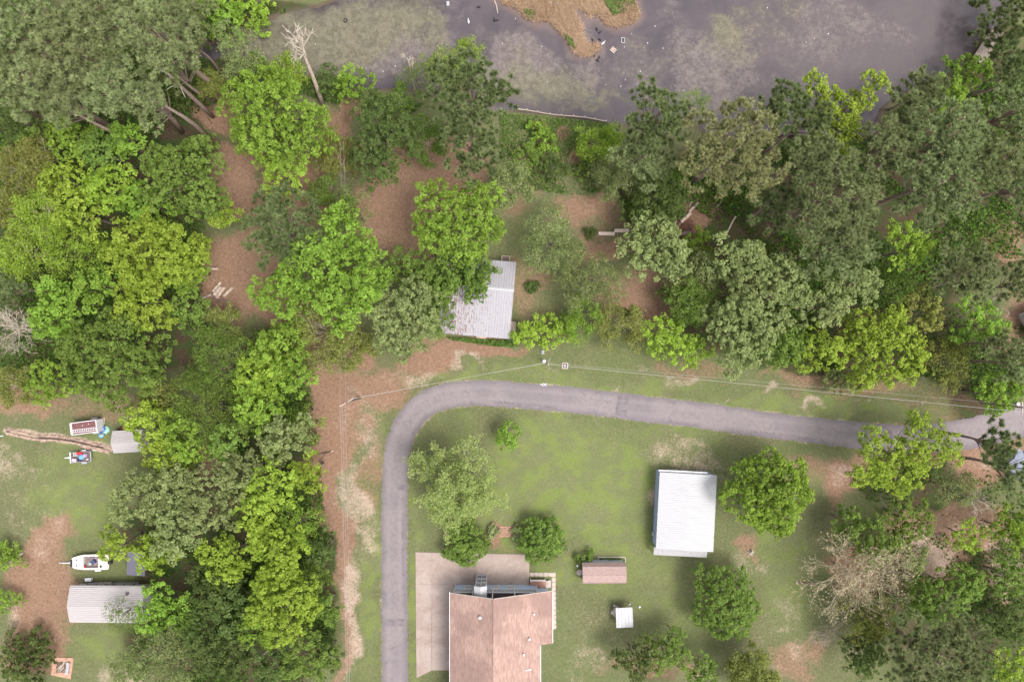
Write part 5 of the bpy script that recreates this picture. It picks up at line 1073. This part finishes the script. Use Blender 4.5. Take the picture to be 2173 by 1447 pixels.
item('tarp_heap', heap(.55, .5, .5, 5), SKYB, 173.5, 969, .63, .2, 'light blue tarp bundle on the junk-loaded trailer', 'tarp', smooth=True)
item('sack', heap(.45, .4, .4, 6, 12), plain('mauve_sacking', (.36, .28, .38)), 180.5, 966, .63, .2, 'mauve sack bundle on the junk-loaded trailer', 'sack', smooth=True)
item('cooler_box', binbox(.62, .5, .36), PINK, 159.5, 976, .65, radians(-4), 'pale pink cooler box on the junk-loaded trailer', 'box')
item('bag', heap(.55, .24, .36, 7, 12), plain('navy_bag', (.03, .035, .09)), 170, 975, .63, .1, 'dark navy bag between cooler and sack on the trailer', 'bag', smooth=True)
item('bag', heap(.22, .22, .36, 8, 10), plain('beige_bag', (.5, .45, .4)), 186, 974, .63, .1, 'beige bag at the rear corner of the junk-loaded trailer', 'bag', smooth=True)
lc = empty('folding_chair', G(160, 964, .7), radians(4), 'white tubular chair frame lying on the junk-loaded trailer', 'chair')
for x in (-.32, -.08, .12, .32): MB().tube([(x, -.24, 0), (x, .24, 0)], .03, 5).build('tube', WHITE, lc)
for y in (-.24, .24): MB().tube([(-.4, y, 0), (.4, y, 0)], .035, 5).build('frame', WHITE, lc)
item('plastic_pipe', MB().tube([(-.55, 0, .07), (.55, 0, .07)], .07, 8), WHITE, 203.3, 955.3, 0, radians(-3), 'short white pipe on bare soil near the trench', 'pipe')
item('plastic_pipe', MB().tube([(-.9, 0, .07), (.6, 0, .07)], .07, 8), WHITE, 0, 925, 0, radians(6), 'white pipe at the left end of the trench', 'pipe')
# trench: two ridges of dug soil
tp = catmull([(14, 914), (45, 921), (80, 928), (120, 930), (160, 936), (195, 944), (234, 953)], 3.0); r_ = random.Random(9)
for side, lab in ((-1, 'upper'), (1, 'lower')):
    vs = []; fs = []
    for i, p in enumerate(tp):
        wd = 5.5 + r_.uniform(-2, 2.2) + (4 if (i > len(tp) * .7 and side > 0) else 0); hh = .26 + r_.uniform(-.1, .16)
        for o_, z in ((1.6, -.03), (2.4, hh), (2.6 + wd * .5, hh * .8), (2.6 + wd, -.03)): g = G(p[0], p[1] + side * o_); vs.append((g.x, g.y, z))
    fs = [(i * 4 + k, i * 4 + k + 1, i * 4 + 5 + k, i * 4 + 4 + k) for i in range(len(tp) - 1) for k in range(3)]
    o = fixn(MB().add(vs, fs).build('soil_bank', DIRT)); tag(o, '%s bank of dug soil along the narrow trench in the left yard' % lab, 'soil')
vs = []; 
for p in tp:
    for o_ in (-1.7, 1.7): g = G(p[0], p[1] + o_); vs.append((g.x, g.y, .012))
tag(fixn(MB().add(vs, [(i * 2, i * 2 + 1, i * 2 + 3, i * 2 + 2) for i in range(len(tp) - 1)]).build('trench_floor', plain('shade_dark_trench_soil', (.11, .078, .062), .95, .5, .6))), kind='structure')  # trench is not cut; the slit's shade is put into this dark strip
# boat on its trailer
bt = empty('boat', G(191, 1192, .9).xy.to_3d(), radians(.5), 'cream open fishing boat parked beside the long ribbed shed', 'boat')
def bp(x, y): return ((x - 191) * S * .99, -(y - 1192) * S * .99)
hull = [bp(*q) for q in ((153, 1183), (158, 1181), (172, 1177), (200, 1175.2), (230, 1175.5), (232, 1179), (232, 1205), (230, 1208), (200, 1208.6), (172, 1207.8), (159, 1205.6), (153, 1202))]
CREAM = plain('cream_gelcoat', (.56, .48, .43), .4, .07, 2)
vs = [(x * .9, y * .62, .42) for x, y in hull] + [(x, y, .98) for x, y in hull]; n = len(hull)
fixn(MB().add(vs, [tuple(range(n))] + [(i, (i + 1) % n, n + (i + 1) % n, n + i) for i in range(n)]).build('hull', CREAM, bt))
ci = [bp(*q) for q in ((178, 1180), (209, 1180), (209, 1204), (178, 1204))]
fdk = [p for p in hull if p[0] < bp(178, 0)[0]]
fixn(MB().prism([hull[0], hull[1], hull[2], bp(178, 1176.6), bp(178, 1208), hull[9], hull[10], hull[11]], .94, 1.02).build('fore_deck', CREAM, bt))
fixn(MB().prism([bp(209, 1175.3), hull[4], hull[5], hull[6], hull[7], bp(209, 1208.5)], .94, 1.02).build('aft_deck', CREAM, bt))
for a, b in ((1175.8, 1180), (1204, 1208.3)): fixn(MB().prism([bp(178, a), bp(209, a), bp(209, b), bp(178, b)], .94, 1.02).build('side_deck', CREAM, bt))
fixn(MB().prism(ci, .55, .6).build('cockpit_floor', plain('mottled_cockpit_floor', (.20, .16, .15), .8, .5, 4), bt))
for x, y in ((164, 1187), (164, 1199)):
    h_ = MB().box((*bp(x, y), 1.04), (.32, .5, .05)).build('hatch', WHITE, bt); MB().box((*bp(x, y), 1.075), (.18, .3, .03)).build('latch_panel', BLACK, h_)
MB().box((*bp(152.5, 1194), 1.05), (.28, 1.2, .16)).build('bow_pad', BLACK, bt)
MB().box((*bp(198, 1192), .85), (.7, .6, .4), rz=.5).build('seat', plain('navy_seat', (.05, .06, .12)), bt); MB().box((*bp(192, 1196), .8), (.5, .4, .4)).build('console', GREY, bt)
MB().box((*bp(215, 1201), 1.06), (.3, .36, .06)).build('hatch', BLACK, bt)
om = MB().box((*bp(236, 1192), 1.15), (.6, .45, .55)).build('outboard_motor', BLACK, bt)
item('bucket', MB().lathe([(.14, 0), (.18, .3), (.02, .3)], n=12), RED, 181.5, 1201.5, .62, 0, 'small red bucket in the boat cockpit', 'bucket')
item('net_bundle', heap(.7, .22, .25, 12, 14), plain('mauve_net', (.22, .17, .2), .9, .4, 5), 199, 1183, .62, 0, 'dull mauve net bundle along the boat cockpit', 'net', smooth=True)
btl = empty('boat_trailer', G(180, 1192), radians(.5), 'grey boat trailer under the cream boat with its tongue sticking out', 'trailer')
for s_ in (-1, 1):
    MB().tube([(-2.4, s_ * .12, .42), (-1.2, s_ * .7, .38), (3.8, s_ * .8, .38)], .05, 6).build('frame', GREY, btl); wheel(btl, (2.6, s_ * 1.05, .3), .3)
    MB().box((2.6, s_ * 1.22, .66), (1.0, .3, .05)).build('fender', WHITE, btl)
MB().box((-3.0, 0, .45), (2.0, .11, .11)).build('tongue', WHITE, btl); MB().tube([(-3.6, 0, 0), (-3.6, 0, .55)], .05, 6).build('jack', GREY, btl); MB().tube([(2.6, -.95, .3), (2.6, .95, .3)], .05, 6).build('axle', GREY, btl)
# clutter behind the long shed
item('white_box', binbox(1.0, .5, .6), WHITE, 191, 1227.5, 0, 0, 'white box above the clutter behind the long shed', 'box')
rk = empty('lumber_rack', G(240, 1237), 0, 'lumber rack of leaning dark bars behind the long ribbed shed', 'rack')
for k in range(6): MB().tube([(-4.6 + k * 1.55, -.55, .1), (-3.5 + k * 1.55, .4, 1.25)], .05, 5).build('bar', DKWOOD, rk)
MB().tube([(-3.7, .42, 1.2), (5.0, .5, 1.2)], .04, 5).build('rail', GREY, rk)
for x in (-3.6, 0.5, 4.9): MB().tube([(x, .45, 0), (x, .45, 1.3)], .05, 5).build('post', DKWOOD, rk)
for k in range(4): MB().box((-2.6, -.5 + k * .2, .12), (2.0, .17, .1), rz=.02 * k).build('board', WOOD, rk)
cr = empty('crate', G(233, 1238), 0, 'brown slatted crate behind the long ribbed shed', 'crate')
for k in range(4): MB().box((0, -.38 + k * .25, .62), (1.3, .2, .06)).build('slat', WOOD, cr)
MB().box((0, 0, .3), (1.2, .9, .58)).build('body', DKWOOD, cr)
for px, py, h_, r0, lab in ((266, 1240, .5, .3, 'tallest dark scrap heap right of the slatted crate'), (285, 1239, .4, .26, 'small dark scrap heap at the east end behind the long shed'), (205, 1240, .35, .3, 'low dark scrap heap left of the slatted crate')):
    item('scrap_heap', heap(r0, r0 * .8, h_, int(px), 10), DKWOOD, px, py, 0, 0, lab, 'scrap', 'scrap heaps behind the shed', True)
# fire pit
fp = empty('fire_pit', G(133, 1415), radians(-4), 'square fire pit of reddish soil with burnt planks, bottom left', 'fire pit')
PITM = plain('reddish_pit_soil', (.42, .245, .175), .95, .22, 2)
for q in ([(-1.7, 1.6), (1.7, 1.75), (1.7, 1.05), (-1.7, .85)], [(-1.75, -.95), (1.6, -.8), (1.5, -1.85), (-1.9, -1.4)], [(-1.75, .85), (-1.0, .85), (-1.0, -.95), (-1.8, -.95)], [(.6, 1.0), (1.7, 1.0), (1.6, -.85), (.6, -.85)]):
    fixn(MB().prism(q, -.05, .09 + rr.uniform(0, .03)).build('soil_edge', PITM, fp))
fixn(MB().prism([(-1.0, .9), (.62, 1.0), (.62, -.9), (-1.0, -.95)], -.05, .035).build('ash', plain('ash', (.18, .135, .12), .95, .4, 3), fp))
MB().lathe([(.72, 0), (.78, .22), (.66, .26), (.6, .1), (.02, .06)], (-.2, .05, .03), 16).build('fire_ring', DKLOG, fp)
for k, (x, y, l, a, z) in enumerate(((-.05, .35, 2.9, 58, .36), (-.1, .05, 2.1, 55, .3), (-.3, -.2, 1.5, 52, .36), (-.45, .1, 1.0, 50, .3), (.15, -.15, 1.2, 54, .42))):
    MB().box((x, y, z), (l, .14, .08), rz=radians(a)).build('plank', LOGM, fp)
bn = empty('bench', G(146.5, 1415), radians(-8), 'grey board bench beside the square fire pit', 'bench')
MB().box((0, 0, .45), (.5, 2.0, .08)).build('seat', GREY, bn)
for y in (-.8, .8): MB().box((0, y, .2), (.42, .12, .4)).build('leg', DKWOOD, bn)
# logs
def log(x0, y0, x1, y1, r, mat, label, grp='cut logs', z=None, name='log'):
    r *= 1.25; a, b = G(x0, y0), G(x1, y1); m = (a + b) / 2; L = (b - a).length; ang = math.atan2(b.y - a.y, b.x - a.x); q = random.Random(int(x0 * 7 + y0))
    n_ = 5; pth = [(-L / 2 + L * k / (n_ - 1), q.uniform(-.03, .03), q.uniform(-.02, .02)) for k in range(n_)]
    o = MB().tube(pth, [r * q.uniform(.92, 1.06) for _ in pth], 10).build(name, mat, loc=(m.x, m.y, (r if z is None else z)), rot=(0, 0, ang)); return tag(o, label, 'log', grp)
G1 = 'cut logs in the brown clearing'
log(453, 619, 470, 599, .19, LOGM, 'leftmost of the sawn logs in the brown clearing', G1); log(456, 627, 470, 608, .27, LOGM, 'thickest sawn log, second from the left in the clearing', G1)
log(461, 632, 478, 610, .22, LOGM, 'third sawn log from the left, with a pale scar', G1); log(476, 629, 495, 610, .2, LOGM, 'sawn log lying apart to the right of the others', G1)
log(430, 634, 450, 625, .16, LOGM, 'crooked log pointing into the trees left of the sawn logs', G1); log(467, 637, 489, 640, .16, DKLOG, 'dark log across the feet of the sawn logs', G1)
log(442, 570, 464, 571, .2, LOGM, 'short split log at the tree edge above the sawn logs', G1); log(449, 655, 450, 676, .14, LOGM, 'short upright-lying stick log below the sawn logs', G1)
log(452, 633, 466, 639, .13, DKLOG, 'thin dark log under the ends of the sawn logs', G1)
G2 = 'fallen logs in the gully'
for k, (a, b, c_, d, r, m, lab) in enumerate(((1444, 472, 1456, 460, .24, LOGM, 'grey log in the middle of the debris gully'), (1455, 462, 1464, 453, .26, LOGM, 'pale thick log segment above the grey gully log'), (1461, 450, 1478, 433, .17, LOGM, 'slim log at the upper end of the debris gully'),
        (1463, 438, 1468, 427, .12, PALE, 'short white stick log at the top of the gully'), (1471, 440, 1480, 431, .2, LOGM, 'broken reddish log beside the white stick'), (1430, 498, 1466, 495, .3, DKLOG, 'thick horizontal log at the bottom of the gully'),
        (1428, 484, 1438, 462, .11, PALE, 'thin pale pole on the left side of the gully'), (1430, 490, 1446, 470, .16, DKLOG, 'dark log on the left side of the gully'), (1538, 500, 1560, 460, .14, LOGM, 'thin fallen trunk in the dark gap right of the gully'), (1520, 440, 1532, 425, .1, PALE, 'short pale stick in the shade right of the gully'))):
    log(a, b, c_, d, r, m, lab, G2)
rng = np.random.default_rng(31); n = 500; W_ = np.stack([(1448 + rng.normal(0, 14, n) - CX) * S, -(478 + rng.normal(0, 13, n) - CY) * S, rng.uniform(.02, .4, n)], 1)
tag(link('brush_debris', np_mesh('brush_debris', blades(W_, unit(rng.normal(0, 1, (n, 3)) * np.array([1, 1, .25])), rng.uniform(.5, 1.6, n), .07, rng), 3, rng.uniform(0, 1, n)), plain('reddish_brush', (.20, .10, .07), .9, .4, 3)), 'reddish brush and sticks piled in the gully', 'debris', kind='stuff')
log(1690, 1234, 1730, 1240, .13, DKLOG, 'thin dark fallen log left of the pale tan twiggy tree', 'lone logs'); log(1688, 1233, 1691, 1236, .16, PALE, 'pale stump end at the tip of the thin fallen log', 'lone logs')
log(1968, 1128, 1992, 1136, .14, DKLOG, 'dark log on the pinkish bare ground, right side', 'lone logs'); log(2103, 1211, 2142, 1226, .2, DKLOG, 'dark log beside the stick heap near the right edge', 'lone logs')
log(2078, 1111, 2096, 1118, .14, LOGM, 'broken grey log in the green weeds near the right edge', 'lone logs'); log(562, 1378, 606, 1342, .15, LOGM, 'long broken branch lying in the roadside wood at the bottom', 'lone logs', z=3.5)
log(24, 1190, 50, 1172, .16, LOGM, 'grey driftwood log on the left lawn', 'lone logs'); log(1215, 360, 1262, 359, .13, PALE, 'pale fallen trunk lying in the weedy scrub', 'lone logs')
bs = empty('stick_heap', G(2097, 1208), 0, 'round heap of pale sticks at the end of the dark log', 'stick heap')
for k in range(9): MB().tube([(rr.uniform(-.5, .5), rr.uniform(-.5, .5), .1 + .03 * k), (rr.uniform(-.5, .5), rr.uniform(-.5, .5), .15 + .03 * k)], .05, 5).build('stick', LOGM, bs)
sm = empty('tree_stump', G(1592, 1172), 0, 'pale stump with torn roots in the reddish soil patch', 'stump')
MB().tube([(0, 0, 0), (.1, .08, .3), (.3, .35, .62)], [.36, .28, .2], 9).build('stump', PALE, sm)
for k in range(6): MB().tube([(0, 0, .12), (cos(k * 1.05) * .5, sin(k * 1.05) * .5, .05), (cos(k * 1.05) * .85, sin(k * 1.05) * .85, -.05)], [.12, .08, .03], 5).build('root', LOGM, sm)
# benches on the lawn
PK = plain('pale_bench_plank', (.56, .44, .38), .85, .1, 3)
for px, py, l, lab in ((1286.5, 497, 34, 'left long plank bench on the lawn below the dark leafy tree'), (1318.5, 490.5, 31, 'right long plank bench, set slightly higher than its neighbour'), (1399, 514.5, 12, 'short plank bench showing between the pale sage branches')):
    b_ = empty('plank_bench', G(px, py), radians(-1 if py > 495 else 0), lab, 'bench', 'plank benches')
    for y in (-.15, .15): MB().box((0, y, .47), (l * S, .285, .1)).build('plank', PK, b_)
    for x in (-l * S * .38, l * S * .38): MB().box((x, 0, .21), (.25, .5, .42)).build('leg', CONC, b_)
# drain box, meter, road mark
db = empty('drain_inlet', G(1199, 776), radians(-3), 'square pale drain inlet frame with dark opening beside the power line', 'drain')
for x, y, a, b_ in ((0, .44, 1.05, .17), (0, -.44, 1.05, .17), (-.44, 0, .17, .71), (.44, 0, .17, .71)): MB().box((x, y, .08), (a, b_, .2)).build('frame', CONC, db)
MB().box((0, 0, .02), (.72, .72, .03)).build('opening', BLACK, db)  # solid plate; the shade inside the drain is put into its black
for y in (-.18, .12): MB().box((0, y, .06), (.7, .05, .05)).build('bar', GREY, db)
MB().box((-.03, -.02, .07), (.2, .3, .05)).build('debris', WHITE, db)
wm = empty('water_meter', G(1152, 747.5), 0, 'small pale water meter box in the grass above the transformer pole', 'meter')
MB().box((0, 0, .1), (.38, .56, .22)).build('box', plain('pale_blue_grey_box', (.42, .45, .52)), wm); MB().box((0, 0, .22), (.17, .26, .04)).build('lid', DKWOOD, wm)
mk = MB()
def stroke(mb, a, b, w_=.085):
    a, b = Vector((*a, 0)), Vector((*b, 0)); d = (b - a).normalized(); p = Vector((-d.y, d.x, 0)) * w_ / 2; mb.add([a - p, b - p, b + p, a + p], [(0, 1, 2, 3)])
stroke(mk, (-.62, .05), (-.2, .0)); stroke(mk, (.18, -.02), (.62, .22)); stroke(mk, (.18, -.02), (.6, -.2)); 
for k in range(14): a, b = 2 * pi * k / 14, 2 * pi * (k + 1) / 14; stroke(mk, (cos(a) * .2, sin(a) * .2), (cos(b) * .2, sin(b) * .2))
tag(mk.build('survey_mark', WHITE, loc=(G(1153, 816).x, G(1153, 816).y, .035)), 'white sprayed circle and lines mark on the road edge', 'road mark')
# poles and wires
def pole(px, py, h, tx, ty, label):
    b = G(px, py); tp_ = G(tx, ty, h); o = empty('power_pole', b, 0, label, 'power pole'); d = tp_ - b
    MB().tube([Vector((0, 0, -.3)), d * .5, d], [.17, .15, .12], 10).build('pole', DKLOG, o, smooth=True); return o, d
p1, d1 = pole(764, 844, 10.2, 735, 854, 'power pole with crossarm west of the road bend')
MB().box(d1 + Vector((0, 0, -.3)), (2.5, .13, .15), rz=radians(31)).build('crossarm', WOOD, p1)
INS = plain('porcelain', (.5, .48, .48), .3, .05)
W1 = []
for s_ in (-1.15, -.75, -.2, 1.1):
    q = d1 + Vector((cos(radians(31)) * s_, sin(radians(31)) * s_, -.1)); MB().lathe([(.05, -.1), (.09, 0), (.09, .1), (.03, .16)], q, 8).build('insulator', INS, p1); W1.append(p1.location + q + Vector((0, 0, .16)))
MB().tube([d1 * .93, d1 * .9 + Vector((.5, .3, -.5))], .03, 5).build('brace', GREY, p1)
p2, d2 = pole(1155, 767, 9.6, 1161, 771, 'power pole with round grey transformer above the road bend')
MB().lathe([(.18, -.55), (.3, -.5), (.3, .3), (.24, .4), (.02, .42)], d2 + Vector((-.42, .32, -.7)), 14).build('transformer', plain('light_grey_enamel', (.50, .49, .52), .4, .06), p2)
MB().lathe([(.05, 0), (.07, .25), (.02, .3)], d2 + Vector((-.35, .4, -.3)), 8).build('bushing', WHITE, p2)
MB().tube([d2 + Vector((.1, 0, -.4)), d2 + Vector((.6, .85, -.35))], .03, 6).build('bracket', GREY, p2); MB().lathe([(.08, 0), (.1, .2), (.02, .25)], d2 + Vector((.2, -.15, 0)), 8).build('insulator', INS, p2)
p3, d3 = pole(2083, 853, 10, 2172, 865, 'power pole leaning into view at the right end of the road')
MB().lathe([(.18, -.5), (.28, -.45), (.28, .3), (.02, .36)], d3 * .84 + Vector((.1, .45, 0)), 12).build('transformer', plain('grey_transformer', (.5, .5, .5)), p3); MB().box(d3 * .97, (.13, 1.8, .13)).build('crossarm', WOOD, p3)
WIRE = plain('bare_wire', (.36, .33, .31), .5, .05, 1)
def wire(a, b, sag, r, label, grp):
    a, b = Vector(a), Vector(b); m = (a + b) / 2; pts = []
    for k in range(25): f = k / 24; p = a.lerp(b, f); p.z -= sag * 4 * f * (1 - f); pts.append(p - a)
    o = MB().tube(pts, r, 5).build('power_line', WIRE, loc=a); tag(o, label, 'power line', grp)
P2 = p2.location + d2; P3 = p3.location + d3
wire(W1[3], P2 + Vector((-.1, .1, -.15)), .5, .026, 'power line crossing the verge from crossarm pole to transformer pole', 'power lines')
wire(W1[3] + Vector((0, 0, -1.2)), P2 + Vector((-.1, 0, -1.5)), .6, .012, 'thinner lower wire between crossarm pole and transformer pole', 'power lines')
wire(P2 + Vector((.2, -.15, .25)), P3 + Vector((0, -.7, .1)), .9, .028, 'main power line along the right-hand verge', 'power lines')
wire(P2 + Vector((.1, .05, -1.3)), P3 + Vector((0, .3, -1.2)), .9, .014, 'thin neutral wire beside the main power line along the verge', 'power lines')
for k, (q, tx) in enumerate(zip(W1[:3], (736, 739, 742))):
    g = G(tx, 1560, 10.2); wire(q, g, .7, .013 if k else .018, '%s of three wires running down the brown verge' % ('leftmost', 'middle', 'rightmost')[k], 'power lines'); 
for k, (q, tx) in enumerate(zip((W1[0], W1[2]), (722, 729))):
    g = G(tx, 300, 10.2); wire(q, g, 1.2, .011, '%s wire running north from the crossarm pole into trees' % ('left', 'right')[k], 'power lines')
pp = empty('power_pole', G(750, 1500), 0, 'power pole standing where the verge wires leave the frame', 'power pole'); pp.location = G(743, 1560, 10.2).xy.to_3d()
MB().tube([(0, 0, -.3), (0, 0, 10.3)], [.17, .12], 8).build('pole', DKLOG, pp); MB().box((0, 0, 10.1), (1.6, .13, .15)).build('crossarm', WOOD, pp)
bp_ = empty('broken_sapling', G(707, 956), 0, 'thin dark broken sapling with white stub on the brown verge', 'sapling')
MB().tube([(0, 0, -.1), (-.7, -.2, .35), (-2.6, -.6, .5)], [.09, .07, .04], 6).build('trunk', BLACK, bp_); MB().tube([(-1.0, -.25, .35), (-2.3, -2.2, .6)], [.06, .03], 5).build('branch', DKWOOD, bp_); MB().tube([(.05, 0, .06), (-.35, -.14, .3)], .11, 7).build('stub', PALE, bp_)
# pond things
bk = empty('timber_edging', G(1095, 232), 0, 'weathered timber edging with posts along the pond bank', 'edging')
ep = [(1095, 232), (1118, 235), (1141, 239), (1167, 243.5), (1191, 246), (1217, 248), (1240, 250), (1262, 254), (1286, 259)]
for (a, b), (c_, d) in zip(ep[:-1], ep[1:]):
    u, v = G(a, b) - bk.location, G(c_, d) - bk.location; m = (u + v) / 2; MB().box((m.x, m.y, -.1), ((v - u).length - .03, .13, .75), rz=math.atan2(v.y - u.y, v.x - u.x)).build('board', WOOD, bk)
for a, b in ep: u = G(a, b - 1) - bk.location; MB().tube([(u.x, u.y, -1.2), (u.x, u.y, .42)], .12, 7).build('post', WOOD, bk)
jt = empty('jetty', G(2093, 100), radians(57), 'weathered wooden jetty under the pines at the top right', 'jetty')
for k in range(9): MB().box((0, -.95 + k * .24, .42), (6.4, .21, .08)).build('plank', WOOD, jt)
for x in (-2.8, 0, 2.8):
    for y in (-.9, .9): MB().tube([(x, y, -2.0), (x, y, .7)], .11, 7).build('post', WOOD, jt)
MB().box((.6, -.3, .52), (.9, 1.2, .1)).build('board', PK, jt)
for px, py, rz, lab in ((1322.5, 85, 0, 'grey open crate frame afloat in the pond, upright one'),):
    f = empty('floating_crate', G(px, py).xy.to_3d() + Vector((0, 0, POND_Z)), rz, lab, 'frame')
    for x, y, a, b in ((0, .42, .62, .1), (0, -.42, .62, .1), (-.28, 0, .1, .76), (.28, 0, .1, .76)): MB().box((x, y, .08), (a, b, .26)).build('side', GREY, f)
f = empty('floating_pallet', G(1302, 105).xy.to_3d() + Vector((0, 0, POND_Z)), radians(-42), 'brown slatted pallet afloat in the pond beside the crate frame', 'pallet')
for k in range(3): MB().box((0, -.3 + k * .3, .12), (.95, .2, .07)).build('slat', LOGM, f)
for x in (-.38, .38): MB().box((x, 0, .04), (.14, .85, .1)).build('bearer', DKWOOD, f)
ty = []
for k in range(19): a = 2 * pi * k / 18; ty.append((cos(a) * .28, sin(a) * .28, 0))
tag(MB().tube(ty, .1, 8, False).build('old_tyre', BLACK, loc=(*G(732, 42).xy, POND_Z + .03)), 'black old tyre floating in the green algae, upper left of pond', 'tyre')
item('cement_block', binbox(.45, .7, .4), GREY, 951, 10.5, POND_Z - .1, 0, 'small grey block standing in the water at the top edge', 'block')
item('floating_branch', MB().tube([(-1.2, 0, .05), (0, .15, .08), (1.2, .1, .05)], [.08, .13, .06], 6), LOGM, 1052, 15, POND_Z, radians(-78), 'pale branch floating left of the reed island', 'branch')
item('floating_branch', MB().tube([(-.6, 0, .05), (.6, .1, .05)], [.1, .05], 6), PALE, 893, 177, POND_Z, radians(5), 'short white branch in the water near the feathery sapling', 'branch')
def bird(px, py, rz, mat, label, grp, s=1.0):
    mb = MB(); pr = [(-.34, .14, .01), (-.26, .13, .07), (-.1, .12, .14), (.08, .12, .15), (.2, .14, .11), (.28, .2, .06), (.31, .29, .045), (.34, .34, .06), (.40, .34, .045), (.47, .325, .012)]
    mb.tube([(x * s, 0, z * s) for x, z, r in pr], [r * s for x, z, r in pr], 8); o = mb.build('water_bird', mat, loc=(*G(px, py).xy, POND_Z), rot=(0, 0, rz), smooth=True); tag(o, label, 'bird', grp)
for k, (px, py) in enumerate(((1015, 14), (1049, 42), (1055, 42), (1267, 61), (1273, 68), (1259, 85), (1261, 90), (1273, 83), (1271, 122), (1269, 128), (1262, 116))):
    bird(px, py, k * 1.7, BLACK, 'dark water bird swimming near the reed island', 'dark water birds on the pond', .95)
for k, (px, py) in enumerate(((1280, 91), (994, 45))): bird(px, py, k + .7, WHITE, ('white water bird beside the tip of the reed island', 'white water bird in the open water left of the reed island')[k], 'white water birds on the pond', 1.1)
rq = random.Random(21); scrap = MB().prism([(-.13, -.08), (.12, -.1), (.15, .07), (-.1, .1)], 0, .06).mesh('plastic_scrap')
for px, py in ((1169, 7), (1183, 9), (1205, 15), (1094, 38), (1150, 97), (1162, 173), (1286, 179), (1328, 168), (1341, 70), (1375, 90), (1391, 54), (1408, 101), (1326, 98), (1066, 91), (838, 139), (857, 147), (812, 150), (1402, 202), (1452, 190), (1730, 80), (1713, 88), (1760, 70), (1630, 15), (1360, 150), (1318, 182), (668, 92)):
    z = POND_Z if not inside(np.array([px]), np.array([py]), ISLE)[0] else float(ground_z(np.array([px]), np.array([py]))[0]) + .3
    o = link('plastic_scrap', scrap, WHITE, loc=(*G(px, py).xy, z + .005), rot=(0, 0, rq.uniform(0, 6))); o.scale = (rq.uniform(.4, .8),) * 3; tag(o, 'white scrap of litter caught on the reed island' if z > POND_Z else 'white scrap of litter floating on the open pond', 'litter', 'white litter on the island' if z > POND_Z else 'white litter on the pond')
